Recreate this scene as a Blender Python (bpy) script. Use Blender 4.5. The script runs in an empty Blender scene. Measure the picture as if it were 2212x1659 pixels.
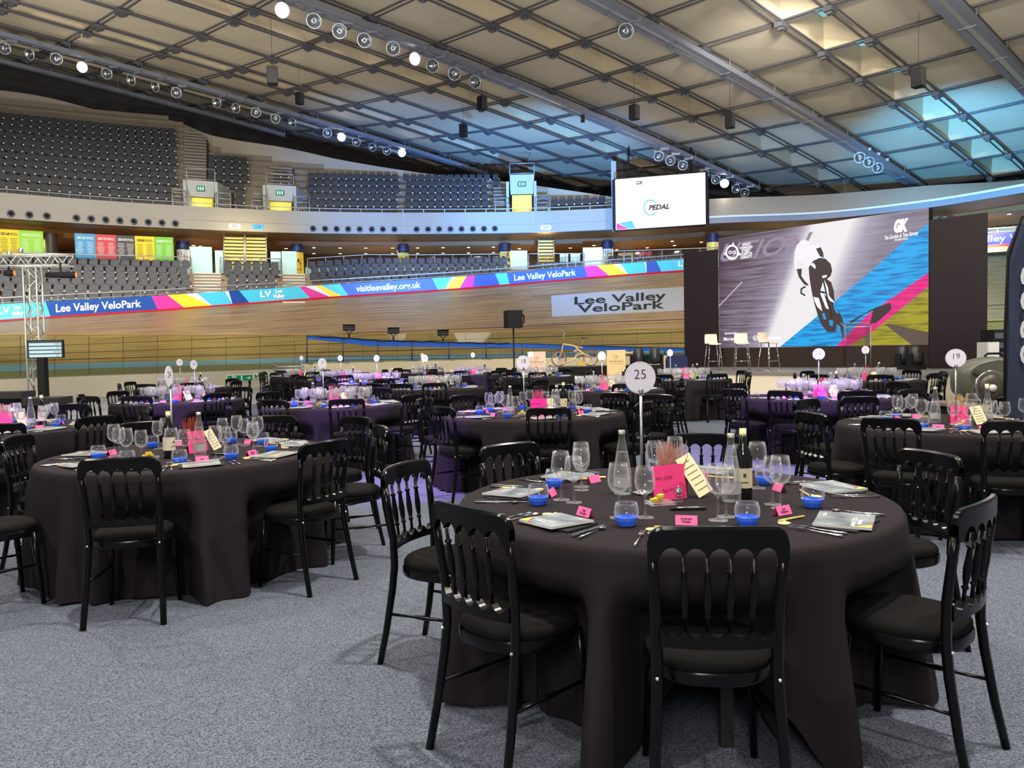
import bpy, math, random
from math import sin, cos, pi, radians, hypot, atan2, sqrt
from mathutils import Vector, Matrix
random.seed(7)
S = bpy.context.scene
COL = S.collection
W, H = 2212, 1659
# ---------------------------------------------------------------- camera
F, PIT, ROL, CH = 1715.0, -0.044, -0.020, 1.418
_cp, _sp, _cr, _sr = cos(PIT), sin(PIT), cos(ROL), sin(ROL)
FW = Vector((0, _cp, _sp)); _u0 = Vector((0, -_sp, _cp)); _r0 = Vector((1, 0, 0))
RT = _cr * _r0 + _sr * _u0
UP = -_sr * _r0 + _cr * _u0
CAM = Vector((0, 0, CH))
cd = bpy.data.cameras.new('camera'); cd.sensor_width = 36; cd.lens = F / W * 36; cd.clip_end = 400; cd.clip_start = .05
cam = bpy.data.objects.new('camera', cd); COL.objects.link(cam)
m = Matrix((RT, UP, -FW)).transposed().to_4x4(); m.translation = CAM; cam.matrix_world = m
S.camera = cam
def ray(px, py): return FW + RT * ((px - W / 2) / F) - UP * ((py - H / 2) / F)
def unz(px, py, z):
    d = ray(px, py); return CAM + d * ((z - CH) / d.z)
def uny(px, py, Y):
    d = ray(px, py); return CAM + d * (Y / d.y)
def onplane(px, py, p0, n):
    d = ray(px, py); return CAM + d * ((p0 - CAM).dot(n) / d.dot(n))
# ---------------------------------------------------------------- view, world
S.view_settings.view_transform = 'Standard'; S.view_settings.look = 'None'
S.view_settings.exposure = 0.0; S.view_settings.gamma = 1.0
S.view_settings.use_curve_mapping = False
cy = S.cycles
cy.max_bounces = 9; cy.diffuse_bounces = 3; cy.glossy_bounces = 3; cy.transmission_bounces = 9; cy.transparent_max_bounces = 48
cy.caustics_reflective = False; cy.caustics_refractive = False
cy.sample_clamp_indirect = 4; cy.sample_clamp_direct = 0; cy.use_denoising = True; cy.blur_glossy = .5
w = bpy.data.worlds.new('world'); S.world = w; w.use_nodes = True
w.node_tree.nodes['Background'].inputs[0].default_value = (1.0, .97, .94, 1)
w.node_tree.nodes['Background'].inputs[1].default_value = 0.17
def light(name, kind, loc, power, color=(1, 1, 1), target=None, size=1.0, spot=60, blend=.6):
    l = bpy.data.lights.new(name, kind); l.energy = power; l.color = color
    if kind == 'AREA': l.shape = 'DISK'; l.size = size
    else: l.shadow_soft_size = size
    if kind == 'SPOT': l.spot_size = radians(spot); l.spot_blend = blend
    o = bpy.data.objects.new(name, l); COL.objects.link(o); o.location = loc
    if target is not None:
        o.rotation_euler = (Vector(target) - Vector(loc)).to_track_quat('-Z', 'Y').to_euler()
    return o
# added lamps simulating the arena's floodlights, in rows high under the roof, over and behind the viewer
WARM = (1.0, .93, .84)
for p in [(-9, 12, 13.2), (-5, 9, 13.2), (-1, 6, 13.2), (3, 3, 13.2), (7, 0, 13.4), (-4, -4, 13.4), (1, -11, 12), (-10, -2, 12.5), (11, 6, 13), (-7, 4, 13), (11, 14, 13.6), (7, 17, 13.2), (3, 20, 13.2), (-2, 24, 13.2), (-7, 18, 13.2), (-15, 20, 13.6), (-12, 27, 14)]:
    light('simulated_floodlight_beam', 'AREA', p, {(3, 3, 13.2): 1500, (-9, 12, 13.2): 1300, (11, 6, 13): 1200, (-10, -2, 12.5): 1100}.get(p, 235), WARM, (p[0] * .8, p[1] + .5, 0), .45)
for p, t, pw in [((-14, 24, 13), (-21, 42, 5), 9500), ((-6, 26, 13), (-12, 46, 6), 6500), ((3, 28, 13), (3, 46, 3), 5500), ((10, 27, 13), (13, 50, 7), 7000), ((10, 20, 13), (18, 47, 10.5), 9000), ((-18, 20, 13), (-30, 48, 14), 5000)]:
    light('simulated_floodlight_beam', 'SPOT', p, pw, WARM, t, .35, 80, .9)  # spots added to brighten the tiers and the right fascia
light('added_fill_behind_viewer', 'AREA', (-2, -9, 7), 700, (1, .97, .93), (0, 8, 1), 3.0)  # unseen soft fill added to lift the upright number discs
# unseen fill spots added to brighten the timber roof from below
for p, t, pw in [((-12, 8, 3), (-14, 26, 17), 9500), ((2, 8, 3), (2, 24, 15), 10000), ((12, 10, 3), (14, 24, 15), 7500), ((-20, 24, 4), (-24, 46, 18), 8000)]:
    light('roof_fill', 'SPOT', p, pw, (1, .95, .87), t, 1.6, 125, 1.0)
# coloured event wash: violet over the dining tables, blue up the far tiers and the roof
VIO = (.42, .18, 1.0)
for p, t, pw in [((-3.5, 5, 6), (-1.3, 8.6, .5), 6500), ((-6.5, 6, 6), (-3.6, 10.8, .7), 8000), ((1.0, 5.0, 6), (3.3, 9.4, .5), 6000), ((-6.5, 4.5, 5), (-5.6, 8.0, .7), 2500), ((-3.0, 9.5, 6), (-2.6, 18, .7), 12000)]:
    light('violet_event_spot', 'SPOT', p, pw, VIO, t, .12, 26, .5)
for p, t, pw, c in [((3, 33, 3.2), (2, 58, 15.5), 26000, (.10, .45, 1.0)), ((14, 30, 4.5), (27, 46, 12.5), 42000, (.10, .5, 1.0)), ((-4, 30, 2.6), (-6, 52, 11), 46000, (.12, .38, 1.0)), ((3, 30, 2.6), (4, 52, 11), 38000, (.12, .38, 1.0)), ((10, 32, 3), (19, 54, 12.5), 16000, (.12, .45, 1.0)), ((18, 24, 8), (26, 42, 4.0), 30000, (.3, .65, 1.0))]:
    light('blue_event_wash', 'SPOT', p, pw, c, t, .25, 46, 1.0)
light('stage_wash', 'SPOT', (3, 14, 6), 500, (1, .86, .7), (7.5, 22, 1), .2, 50, .6)
# warm light of the concourse under the balcony
for p in [(-29, 47.0, 8.4), (-20, 53, 8.4), (-9, 56.5, 8.4), (1, 58, 8.4), (9, 57, 8.3), (19, 55, 8.4), (29, 48.5, 8.4)]:
    light('concourse_downlight_glow', 'AREA', p, 620, (1, .82, .55), (p[0], p[1], 0), 2.5)

# ---------------------------------------------------------------- materials
MATS = {}
def mat(name, col=(.5, .5, .5), rough=.5, metal=0.0, spec=.5, emit=None, es=1.0, noise=None, trans=0.0, alpha=1.0, coat=0.0, sheen=0.0, bump=None, ior=1.45):
    if name in MATS: return MATS[name]
    m = bpy.data.materials.new(name); m.use_nodes = True; nt = m.node_tree; b = nt.nodes['Principled BSDF']
    I = b.inputs
    I['Base Color'].default_value = (*col, 1); I['Roughness'].default_value = rough; I['Metallic'].default_value = metal
    I['Specular IOR Level'].default_value = spec; I['IOR'].default_value = ior
    I['Transmission Weight'].default_value = trans; I['Alpha'].default_value = alpha
    I['Coat Weight'].default_value = coat; I['Sheen Weight'].default_value = sheen
    if emit: I['Emission Color'].default_value = (*emit, 1); I['Emission Strength'].default_value = es
    if noise:   # (scale, amount, stretch xyz)
        tc = nt.nodes.new('ShaderNodeTexCoord'); mp = nt.nodes.new('ShaderNodeMapping'); n = nt.nodes.new('ShaderNodeTexNoise')
        mp.inputs['Scale'].default_value = noise[2] if len(noise) > 2 else (1, 1, 1)
        n.inputs['Scale'].default_value = noise[0]; n.inputs['Detail'].default_value = 5
        mx = nt.nodes.new('ShaderNodeMix'); mx.data_type = 'RGBA'
        a = noise[1]
        mx.inputs[6].default_value = (*[max(0, c * (1 - a)) for c in col], 1); mx.inputs[7].default_value = (*[min(1, c * (1 + a)) for c in col], 1)
        nt.links.new(tc.outputs['Object'], mp.inputs[0]); nt.links.new(mp.outputs[0], n.inputs['Vector'])
        nt.links.new(n.outputs[0], mx.inputs[0]); nt.links.new(mx.outputs[2], I['Base Color'])
        if bump:
            bp = nt.nodes.new('ShaderNodeBump'); bp.inputs['Strength'].default_value = bump; bp.inputs['Distance'].default_value = .02
            nt.links.new(n.outputs[0], bp.inputs['Height']); nt.links.new(bp.outputs[0], I['Normal'])
    MATS[name] = m; return m
def emat(name, col, s=1.0):
    return mat(name, (0.01, .01, .01), .6, emit=col, es=s)
def srgb(r, g, b):
    f = lambda c: (c / 255) / 12.92 if c / 255 <= .04045 else ((c / 255 + .055) / 1.055) ** 2.4
    return (f(r), f(g), f(b))

# ---------------------------------------------------------------- mesh collector
class MB:
    def __init__(s): s.v = []; s.f = []; s.mi = []; s.sm = []; s.uv = None
    def add(s, vs, fs, mi=0, sm=False):
        o = len(s.v); s.v += [tuple(v) for v in vs]
        for f in fs: s.f.append([i + o for i in f]); s.mi.append(mi); s.sm.append(sm)
        return s
    def box(s, c, d, mi=0, rot=None, origin=None):
        x, y, z = d[0] / 2, d[1] / 2, d[2] / 2
        vs = [Vector((a * x, b * y, e * z)) for a in (-1, 1) for b in (-1, 1) for e in (-1, 1)]
        if rot is not None:
            R = Matrix.Rotation(rot, 3, 'Z') if not isinstance(rot, Matrix) else rot
            vs = [R @ v for v in vs]
        vs = [v + Vector(c) for v in vs]
        return s.add(vs, [(0, 1, 3, 2), (4, 6, 7, 5), (0, 4, 5, 1), (2, 3, 7, 6), (0, 2, 6, 4), (1, 5, 7, 3)], mi)
    def tube(s, pts, r, n=8, mi=0, cap=True, sm=True, flat=1.0):
        pts = [Vector(p) for p in pts]; rs = r if isinstance(r, (list, tuple)) else [r] * len(pts)
        vs = []; prev = None
        for i, p in enumerate(pts):
            d = (pts[min(i + 1, len(pts) - 1)] - pts[max(i - 1, 0)])
            d = d.normalized() if d.length > 1e-9 else Vector((0, 0, 1))
            ref = Vector((0, 0, 1)) if abs(d.z) < .9 else Vector((0, 1, 0))
            if prev is not None: a = (prev - d * prev.dot(d)); a = a.normalized() if a.length > 1e-6 else ref.cross(d).normalized()
            else: a = ref.cross(d).normalized()
            prev = a; b = d.cross(a)
            for k in range(n):
                t = 2 * pi * (k + .5) / n; vs.append(p + a * (cos(t) * rs[i]) + b * (sin(t) * rs[i] * flat))
        fs = [(i * n + k, i * n + (k + 1) % n, (i + 1) * n + (k + 1) % n, (i + 1) * n + k) for i in range(len(pts) - 1) for k in range(n)]
        s.add(vs, fs, mi, sm and n > 4)
        if cap:
            o = len(s.v) - len(vs); L = (len(pts) - 1) * n
            s.f.append([o + k for k in range(n)][::-1]); s.mi.append(mi); s.sm.append(False)
            s.f.append([o + L + k for k in range(n)]); s.mi.append(mi); s.sm.append(False)
        return s
    def lathe(s, prof, n=20, c=(0, 0, 0), mi=0, sm=True, closed=False, axis=None):
        vs = []; c = Vector(c)
        for r, z in prof:
            for k in range(n):
                t = 2 * pi * k / n; v = Vector((r * cos(t), r * sin(t), z))
                if axis is not None: v = axis @ v
                vs.append(c + v)
        m = len(prof); rng = m if closed else m - 1
        fs = []
        for i in range(rng):
            j = (i + 1) % m
            for k in range(n):
                q = (i * n + k, i * n + (k + 1) % n, j * n + (k + 1) % n, j * n + k); fs.append(q)
        s.add(vs, fs, mi, sm); return s
    def prism(s, poly, z0, z1, mi=0, T=None):
        n = len(poly); vs = [Vector((x, y, z0)) for x, y in poly] + [Vector((x, y, z1)) for x, y in poly]
        if T is not None: vs = [T @ v for v in vs]
        fs = [list(range(n))[::-1], list(range(n, 2 * n))] + [(i, (i + 1) % n, n + (i + 1) % n, n + i) for i in range(n)]
        return s.add(vs, fs, mi)
    def grid(s, rows, mi=0, sm=True, uv=None):
        n = len(rows[0]); vs = [v for r in rows for v in r]
        fs = [(i * n + k, i * n + k + 1, (i + 1) * n + k + 1, (i + 1) * n + k) for i in range(len(rows) - 1) for k in range(n - 1)]
        if uv is not None:
            s.uv = (s.uv or []) + [u for r in uv for u in r]
        return s.add(vs, fs, mi, sm)
    def mesh(s, name, mats):
        me = bpy.data.meshes.new(name); me.from_pydata(s.v, [], s.f); 
        for m_ in (mats if isinstance(mats, (list, tuple)) else [mats]): me.materials.append(m_)
        me.polygons.foreach_set('material_index', s.mi); me.polygons.foreach_set('use_smooth', s.sm)
        if s.uv and len(s.uv) == len(s.v):
            ul = me.uv_layers.new(name='uv'); 
            vi = [0] * len(me.loops); me.loops.foreach_get('vertex_index', vi)
            flat = []
            for i in vi: flat += s.uv[i]
            ul.data.foreach_set('uv', flat)
        me.update(); return me
def tag(o, label=None, cat=None, group=None, kind=None):
    if label: o['label'] = label
    if cat: o['category'] = cat
    if group: o['group'] = group
    if kind: o['kind'] = kind
    return o
def link(name, me, parent=None, loc=None, rz=0, mw=None):
    o = bpy.data.objects.new(name, me); COL.objects.link(o)
    if parent is not None: o.parent = parent
    if loc is not None: o.location = loc
    if rz: o.rotation_euler = (0, 0, rz)
    if mw is not None: o.matrix_world = mw
    return o
def obj(name, mb, mats, parent=None, loc=None, rz=0): return link(name, mb.mesh(name, mats), parent, loc, rz)
def empty(name, loc=(0, 0, 0), rz=0, label=None, cat=None, group=None, parent=None):
    o = bpy.data.objects.new(name, None); COL.objects.link(o); o.location = loc; o.rotation_euler = (0, 0, rz); o.empty_display_size = .1
    if parent is not None: o.parent = parent
    return tag(o, label, cat, group)
def struct(name, mb, mats, parent=None):
    o = obj(name, mb, mats, parent)
    if parent is None: o['kind'] = 'structure'
    return o
KIDS = {}
def dup(root, loc, rz=0, label=None, group=None, scale=None):
    if root not in KIDS:
        KIDS[root] = [(c, [g for g in c.children]) for c in root.children]
    r = root.copy(); COL.objects.link(r); r.location = loc; r.rotation_euler = (0, 0, rz)
    if scale: r.scale = scale
    if label: r['label'] = label
    if group: r['group'] = group
    for c, gs in KIDS[root]:
        k = c.copy(); COL.objects.link(k); k.parent = r
        for g in gs:
            d = g.copy(); COL.objects.link(d); d.parent = k
    return r
class Proto:
    """first placing moves the prototype itself, later ones copy it"""
    def __init__(s, make): s.make = make; s.o = None
    def __call__(s, loc, rz=0, label=None, group=None, scale=None):
        if s.o is None:
            s.o = s.make(); s.o.location = loc; s.o.rotation_euler = (0, 0, rz)
            if scale: s.o.scale = scale
            if label: s.o['label'] = label
            if group: s.o['group'] = group
            s.first = s.o; return s.o
        return dup(s.o, loc, rz, label, group, scale or (1, 1, 1))
# lettering: text outlines turned into mesh points sent through fn(x, y) -> 3-D
def text_pts(txt, size=1.0, align='CENTER', offset=0.0, shear=0.0, space=1.0, res=3, line=1.0):
    c = bpy.data.curves.new('t', 'FONT'); c.body = txt; c.size = size; c.align_x = align; c.align_y = 'CENTER'
    c.offset = offset; c.shear = shear; c.space_character = space; c.resolution_u = res; c.space_line = line
    o = bpy.data.objects.new('t', c); COL.objects.link(o); bpy.context.view_layer.update()
    me = bpy.data.meshes.new_from_object(o); COL.objects.unlink(o); bpy.data.objects.remove(o); bpy.data.curves.remove(c)
    vs = [tuple(v.co) for v in me.vertices]; fs = [tuple(p.vertices) for p in me.polygons]; bpy.data.meshes.remove(me)
    return vs, fs
def text_on(mb, txt, fn, size, mi=0, width=None, **k):
    vs, fs = text_pts(txt, size, **k)
    if not vs: return
    sx = 1.0
    if width:
        xs = [v[0] for v in vs]; sx = width / (max(xs) - min(xs)); cx = (max(xs) + min(xs)) / 2
        vs = [((v[0] - cx) * sx, v[1], 0) for v in vs]
    mb.add([fn(v[0], v[1]) for v in vs], fs, mi)
def interp(pts, x, col):
    """smooth (Catmull-Rom style) interpolation of rows (x, a, b...) at x"""
    n = len(pts)
    if x <= pts[0][0]: i = 0
    elif x >= pts[-1][0]: i = n - 2
    else:
        i = max(k for k in range(n - 1) if pts[k][0] <= x)
    x0, x1 = pts[i][0], pts[i + 1][0]; y0, y1 = pts[i][col], pts[i + 1][col]
    d = lambda k: (pts[min(k + 1, n - 1)][col] - pts[max(k - 1, 0)][col]) / (pts[min(k + 1, n - 1)][0] - pts[max(k - 1, 0)][0])
    h = x1 - x0; t = (x - x0) / h
    t = max(-.5, min(1.5, t))
    return (2 * t**3 - 3 * t * t + 1) * y0 + (t**3 - 2 * t * t + t) * h * d(i) + (-2 * t**3 + 3 * t * t) * y1 + (t**3 - t * t) * h * d(i + 1)
def hpt(px, Y, z):                      # point of the column px at distance Y and height z
    y = H / 2
    for _ in range(3):
        p = uny(px, y, Y); y -= (z - p.z) * F / Y
    p = uny(px, y, Y); p.z = z; return p
# ================================================================ VENUE
def rng(a, b, n): return [a + (b - a) * i / (n - 1) for i in range(n)]
def up_node(nt, t): return nt.nodes.new(t)
def bank_mat(name, c1, c2):
    m = mat(name, c1, .38, spec=.4); nt = m.node_tree; b = nt.nodes['Principled BSDF']
    uv = nt.nodes.new('ShaderNodeUVMap'); uv.uv_map = 'uv'
    mp = nt.nodes.new('ShaderNodeMapping'); mp.inputs['Scale'].default_value = (.22, 17, 1)
    n = nt.nodes.new('ShaderNodeTexNoise'); n.inputs['Scale'].default_value = 1.0; n.inputs['Detail'].default_value = 6; n.inputs['Roughness'].default_value = .7
    n2 = nt.nodes.new('ShaderNodeTexNoise'); n2.inputs['Scale'].default_value = .6; n2.inputs['Detail'].default_value = 3
    r = nt.nodes.new('ShaderNodeValToRGB'); r.color_ramp.elements[0].position = .36; r.color_ramp.elements[0].color = (*c2, 1)
    r.color_ramp.elements[1].position = .62; r.color_ramp.elements[1].color = (*c1, 1)
    mx = nt.nodes.new('ShaderNodeMix'); mx.data_type = 'RGBA'; mx.blend_type = 'MULTIPLY'; mx.inputs[0].default_value = .35
    nt.links.new(uv.outputs[0], mp.inputs[0]); nt.links.new(mp.outputs[0], n.inputs['Vector']); nt.links.new(uv.outputs[0], n2.inputs['Vector'])
    nt.links.new(n.outputs[0], r.inputs[0]); nt.links.new(r.outputs[0], mx.inputs[6]); nt.links.new(n2.outputs[0], mx.inputs[7]); nt.links.new(mx.outputs[2], b.inputs['Base Color'])
    return m
M_TIMBER = bank_mat('track_timber', srgb(190, 162, 122), srgb(112, 86, 56))
M_CONC = mat('pale_concrete', srgb(178, 170, 150), .8, noise=(1.2, .12, (1, 1, 1)))
M_CONCG = mat('grey_concrete', srgb(150, 146, 138), .8, noise=(.5, .10, (1, 1, 1)))
M_CONCD = mat('tier_concrete', srgb(150, 132, 108), .85, noise=(2, .15, (1, 1, 1)))
M_APRON = mat('blue_apron', srgb(105, 155, 225), .5)
M_KERB = mat('grey_kerb', srgb(120, 118, 110), .6)
M_SOFF = mat('timber_soffit', srgb(120, 84, 48), .55, noise=(.8, .2, (1, 1, 6)))
M_DARK = mat('dark_void', (.030, .026, .028), .85)
M_STEEL = mat('galvanised_steel', (.45, .46, .48), .35, metal=.8)
M_RAIL = mat('grey_rail', srgb(165, 165, 165), .4, metal=.4)
M_BLACK = mat('matt_black', (.009, .009, .010), .7, spec=.2)
M_GANT = mat('gantry_grey', srgb(120, 125, 138), .45, metal=.3)
# ---- plan curves: (column px, distance Y)
TI = [(-500, 24), (0, 27.5), (200, 30), (340, 31.4), (480, 33.5), (640, 36), (840, 38), (1000, 39), (1270, 40.5), (1479, 41.5), (1800, 41.5), (2212, 38), (2700, 33)]
TO = [(-500, 735, 30), (0, 694, 35), (340, 671, 39.5), (700, 644, 45), (1000, 624, 47), (1269, 601, 49), (1479, 585, 50), (1800, 560, 50), (2135, 531, 48), (2700, 505, 44)]
BY = [(-500, 37.5), (0, 43.2), (334, 47.3), (700, 51), (1068, 52.4), (1319, 51.8), (1541, 49.8), (1776, 48.9), (2008, 45.5), (2212, 41.5), (2700, 33)]   # balcony lip
LB = [(-500, 37), (0, 42), (500, 46.8), (640, 48), (850, 50.2), (1100, 51), (1300, 51.5), (1479, 51.0), (1800, 49.5), (2212, 45), (2700, 37)]      # back of the lower tier
def ti(px, z=1.0): return hpt(px, interp(TI, px, 1), z)
def to(px): return uny(px, interp(TO, px, 1), interp(TO, px, 2))
def by(px, z, d=0): return hpt(px, interp(BY, px, 1) + d, z)
def lb(px, z, d=0): return hpt(px, interp(LB, px, 1) + d, z)
PXS = [(-500 + 16 * i) for i in range(200)]
def ribbon(fns, pxs, mi=0, mb=None, sm=True):
    mb = mb or MB()
    mb.grid([[f(px) for f in fns] for px in pxs], mi, sm); return mb
# ---- floor
fl = MB()
fl.add([(-60, -14, 0), (60, -14, 0), (60, 70, 0), (-60, 70, 0)], [(0, 1, 2, 3)])
struct('floor', fl, mat('arena_floor', srgb(150, 153, 158), .55, noise=(.7, .08)))
def carpet_mat():
    m = mat('blue_grey_carpet', srgb(104, 112, 128), .95, spec=.15); nt = m.node_tree; b = nt.nodes['Principled BSDF']
    tc = nt.nodes.new('ShaderNodeTexCoord'); n = nt.nodes.new('ShaderNodeTexNoise'); n.inputs['Scale'].default_value = 260; n.inputs['Detail'].default_value = 2
    n2 = nt.nodes.new('ShaderNodeTexNoise'); n2.inputs['Scale'].default_value = 120; n2.inputs['Detail'].default_value = 4
    r = nt.nodes.new('ShaderNodeValToRGB'); r.color_ramp.elements[0].position = .38; r.color_ramp.elements[0].color = (*srgb(46, 52, 64), 1)
    r.color_ramp.elements[1].position = .62; r.color_ramp.elements[1].color = (*srgb(116, 122, 134), 1)
    a = nt.nodes.new('ShaderNodeMath'); a.operation = 'ADD'; h = nt.nodes.new('ShaderNodeMath'); h.operation = 'MULTIPLY'; h.inputs[1].default_value = .5
    bp = nt.nodes.new('ShaderNodeBump'); bp.inputs['Strength'].default_value = .5; bp.inputs['Distance'].default_value = .004
    nt.links.new(tc.outputs['Object'], n.inputs['Vector']); nt.links.new(tc.outputs['Object'], n2.inputs['Vector'])
    nt.links.new(n.outputs[0], a.inputs[0]); nt.links.new(n2.outputs[0], a.inputs[1]); nt.links.new(a.outputs[0], h.inputs[0]); nt.links.new(h.outputs[0], r.inputs[0])
    nt.links.new(r.outputs[0], b.inputs['Base Color']); nt.links.new(n.outputs[0], bp.inputs['Height']); nt.links.new(bp.outputs[0], b.inputs['Normal'])
    return m
cp_ = MB(); poly = [(-9, -8), (14, -8), (14, 21), (5, 27), (-6.5, 28), (-8.4, 15.5), (-9, 10)]
cp_.prism(poly, .0005, .006)
o = struct('floor_carpet', cp_, carpet_mat()); 
# ---- infield wall (grey left, cream right), grey kerb, apron
wl = MB()
PL = [p for p in PXS if p <= 640]; PR = [p for p in PXS if p >= 648]
ribbon([lambda p: hpt(p, interp(TI, p, 1) - 1.6, 0), lambda p: hpt(p, interp(TI, p, 1) - 1.6, .76), lambda p: hpt(p, interp(TI, p, 1) - 1.4, .76)], PL, 0, wl, False)
struct('wall_left', wl, M_CONC)
wr = MB()
ribbon([lambda p: hpt(p, interp(TI, p, 1) - 1.9, 0), lambda p: hpt(p, interp(TI, p, 1) - 1.9, .95), lambda p: hpt(p, interp(TI, p, 1) - .6, .98)], PR, 0, wr, False)
struct('wall_right', wr, mat('cream_wall', srgb(205, 192, 160), .8, noise=(1.5, .08)))
kb = MB(); ribbon([lambda p: hpt(p, interp(TI, p, 1) - 1.42, .74), lambda p: ti(p, 1.0)], PL, 0, kb)
struct('trim_1', kb, M_KERB)
ap = MB(); ribbon([lambda p: ti(p, 1.0), lambda p: hpt(p, interp(TI, p, 1) + 1.4, 1.2)], PXS, 0, ap)
struct('floor_apron', ap, M_APRON)
# ---- banked timber track
def bank(px, t, lift=0.0):
    a = hpt(px, interp(TI, px, 1) + 1.4, 1.2); b = to(px)
    s = t + .10 * t * (t - 1)
    p = a.lerp(b, t); p.z = a.z + (b.z - a.z) * s
    if lift: p += Vector((0, -.35, .94)) * lift
    return p
tk = MB(); rows = []; uvs = []; L = 0; prev = None
for px in PXS:
    r = [bank(px, t) for t in rng(0, 1, 13)]
    if prev: L += (r[6] - prev).length
    prev = r[6]; rows.append(r); uvs.append([(L, t * 8) for t in rng(0, 1, 13)])
tk.grid(rows, 0, True, uvs); struct('floor_track', tk, M_TIMBER)
def tline(t0, t1, col, name, a=-500, b=2680, lift=.008):
    mb = MB(); mb.grid([[bank(px, t0, lift), bank(px, t1, lift)] for px in rng(a, b, 120)], 0, True)
    o = struct(name, mb, mat('line_' + name, col, .4)); return o
tline(.075, .085, (.02, .015, .012), 'trim_2'); tline(.21, .218, (.02, .015, .012), 'trim_3')
tline(.372, .380, (.03, .015, .01), 'trim_4'); tline(.335, .345, srgb(150, 110, 20), 'trim_5', 800)
# red edge + advertising band along the top of the bank
BH = .74
def band(px, h, d=0.0):
    p = to(px); q = Vector((0, -d, h)); return p + q
rd = MB(); rd.grid([[bank(px, .985, .02), band(px, .06, .03)] for px in PXS], 0, True)
struct('trim_6', rd, mat('red_edge', srgb(190, 20, 40), .5))
ad = empty('advertising_hoarding', label='long coloured advertising band with venue names along the top of the wooden track', cat='advertising banner')
CY, NV, BL, MG, YE, WH = srgb(70, 190, 225), srgb(20, 70, 150), srgb(40, 80, 165), srgb(205, 50, 150), srgb(225, 210, 50), srgb(215, 220, 235)
SEG = [(-480, -480, 'CY'), (-60, -60, 'MG'), (-40, -30, 'CY'), (100, 109, 'NV'), (328, 341, 'MG'), (363, 398, 'YE'), (401, 458, 'WH'), (427, 458.1, 'CY'), (487, 502, 'WH'), (495, 502.1, 'NV'), (517, 539, 'CY'), (647, 671, 'MG'), (659, 713, 'WH'), (682, 716, 'YE'), (693, 740, 'CY'), (735, 753, 'BL'),
       (934, 946, 'CY'), (976, 961, 'WH'), (984, 961.1, 'YE'), (1009, 993, 'MG'), (1026, 1023, 'BL'), (1070, 1080, 'CY'), (1095, 1101, 'BL'), (1262, 1269, 'MG'), (1289, 1316, 'YE'), (1326, 1356, 'WH'), (1341, 1357, 'CY'), (1392, 1397, 'WH'), (1396, 1397.1, 'BL'), (1418, 1429, 'CY'), (1560, 1570, 'MG'), (1640, 1660, 'YE'), (1740, 1750, 'CY'), (1880, 1900, 'BL'), (2000, 2000, 'PU'), (2330, 2350, 'CY'), (2660, 2660, 'CY')]
CM = {k: mat('hoarding_' + k, v, .45) for k, v in dict(CY=CY, NV=NV, BL=BL, MG=MG, YE=YE, WH=WH, PU=srgb(95, 85, 190)).items()}
for i in range(len(SEG) - 1):
    (a0, b0, c), (a1, b1, _) = SEG[i], SEG[i + 1]
    mb = MB(); n = max(2, int((max(a1, b1) - min(a0, b0)) / 14) + 2)
    mb.grid([[band(t0, BH), band(t1, .05)] for t0, t1 in zip(rng(a0, a1, n), rng(b0, b1, n))], 0, True)
    mb.grid([[band(t1, .05, -.04), band(t0, BH, -.04)] for t0, t1 in zip(rng(a0, a1, n), rng(b0, b1, n))], 0, True)
    mb.grid([[band(t0, BH, -.04), band(t0, BH)] for t0 in rng(a0, a1, n)], 0, False)
    obj('panel', mb, CM[c], ad)
def band_text(txt, p0, p1, hh=.34, off=.010, mid=.39, name='lettering', mt=None):
    Yc = interp(TO, (p0 + p1) / 2, 2); wm = (p1 - p0) / F * Yc
    mb = MB(); text_on(mb, txt, lambda x, y: band((p0 + p1) / 2 + x * F / Yc, mid + y, .02), hh, width=wm, offset=off)
    obj(name, mb, mt or mat('white_print', (.8, .82, .86), .5), ad)
band_text('Lee Valley VeloPark', 122, 306, .50); band_text('visitleevalley.org.uk', 770, 909, .50); band_text('Lee Valley VeloPark', 1111, 1244, .5)
band_text('Lee Valley VeloPark', 2052, 2290, .56, mt=mat('pale_blue_print', srgb(150, 205, 250), .5))
for c_ in (26, 590, 1492):
    band_text('LV', c_ - 27, c_ - 3, .46, .012, .44, 'logo'); band_text('Lee\nValley', c_ + 0, c_ + 26, .27, .010, .43); band_text('The natural, sporting discovery', c_ - 26, c_ + 22, .05, 0, .14)
# white logo painted on the bank
lg = MB(); 
lg.grid([[bank(1189 + (1560 - 1189) * k / 14 + 7 * (1 - t), t, .010) for t in (.485, .56, .64, .715, .79)] for k in range(15)], 0, True)
struct('trim_7', lg, mat('white_floor_paint', srgb(168, 171, 175), .5))
lt = MB(); BLK = mat('black_floor_paint', (.02, .02, .02), .5)
for s_, t_, w_ in (('Lee Valley', .685, 198), ('VeloPark', .570, 188)):
    text_on(lt, s_, lambda x, y: bank(1341 + x - (t_ - .57) * 10, t_ + y * .0027, .018), 56, width=w_, offset=1.2)
struct('trim_8', lt, BLK)
# ---- safety rail behind the band
rl = MB()
for dz in (BH + .30,): rl.tube([band(px, dz, -.25) for px in PXS], .035, 6, cap=False)
rl.tube([band(px, BH + .08, -.25) for px in PXS], .018, 5, cap=False)
for px in range(-480, 2680, 60): rl.tube([band(px, -.2, -.25), band(px, BH + .3, -.25)], .022, 5)
tag(obj('safety_rail', rl, M_RAIL), 'long grey tubular safety rail running just above the advertising band', 'railing')
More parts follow.
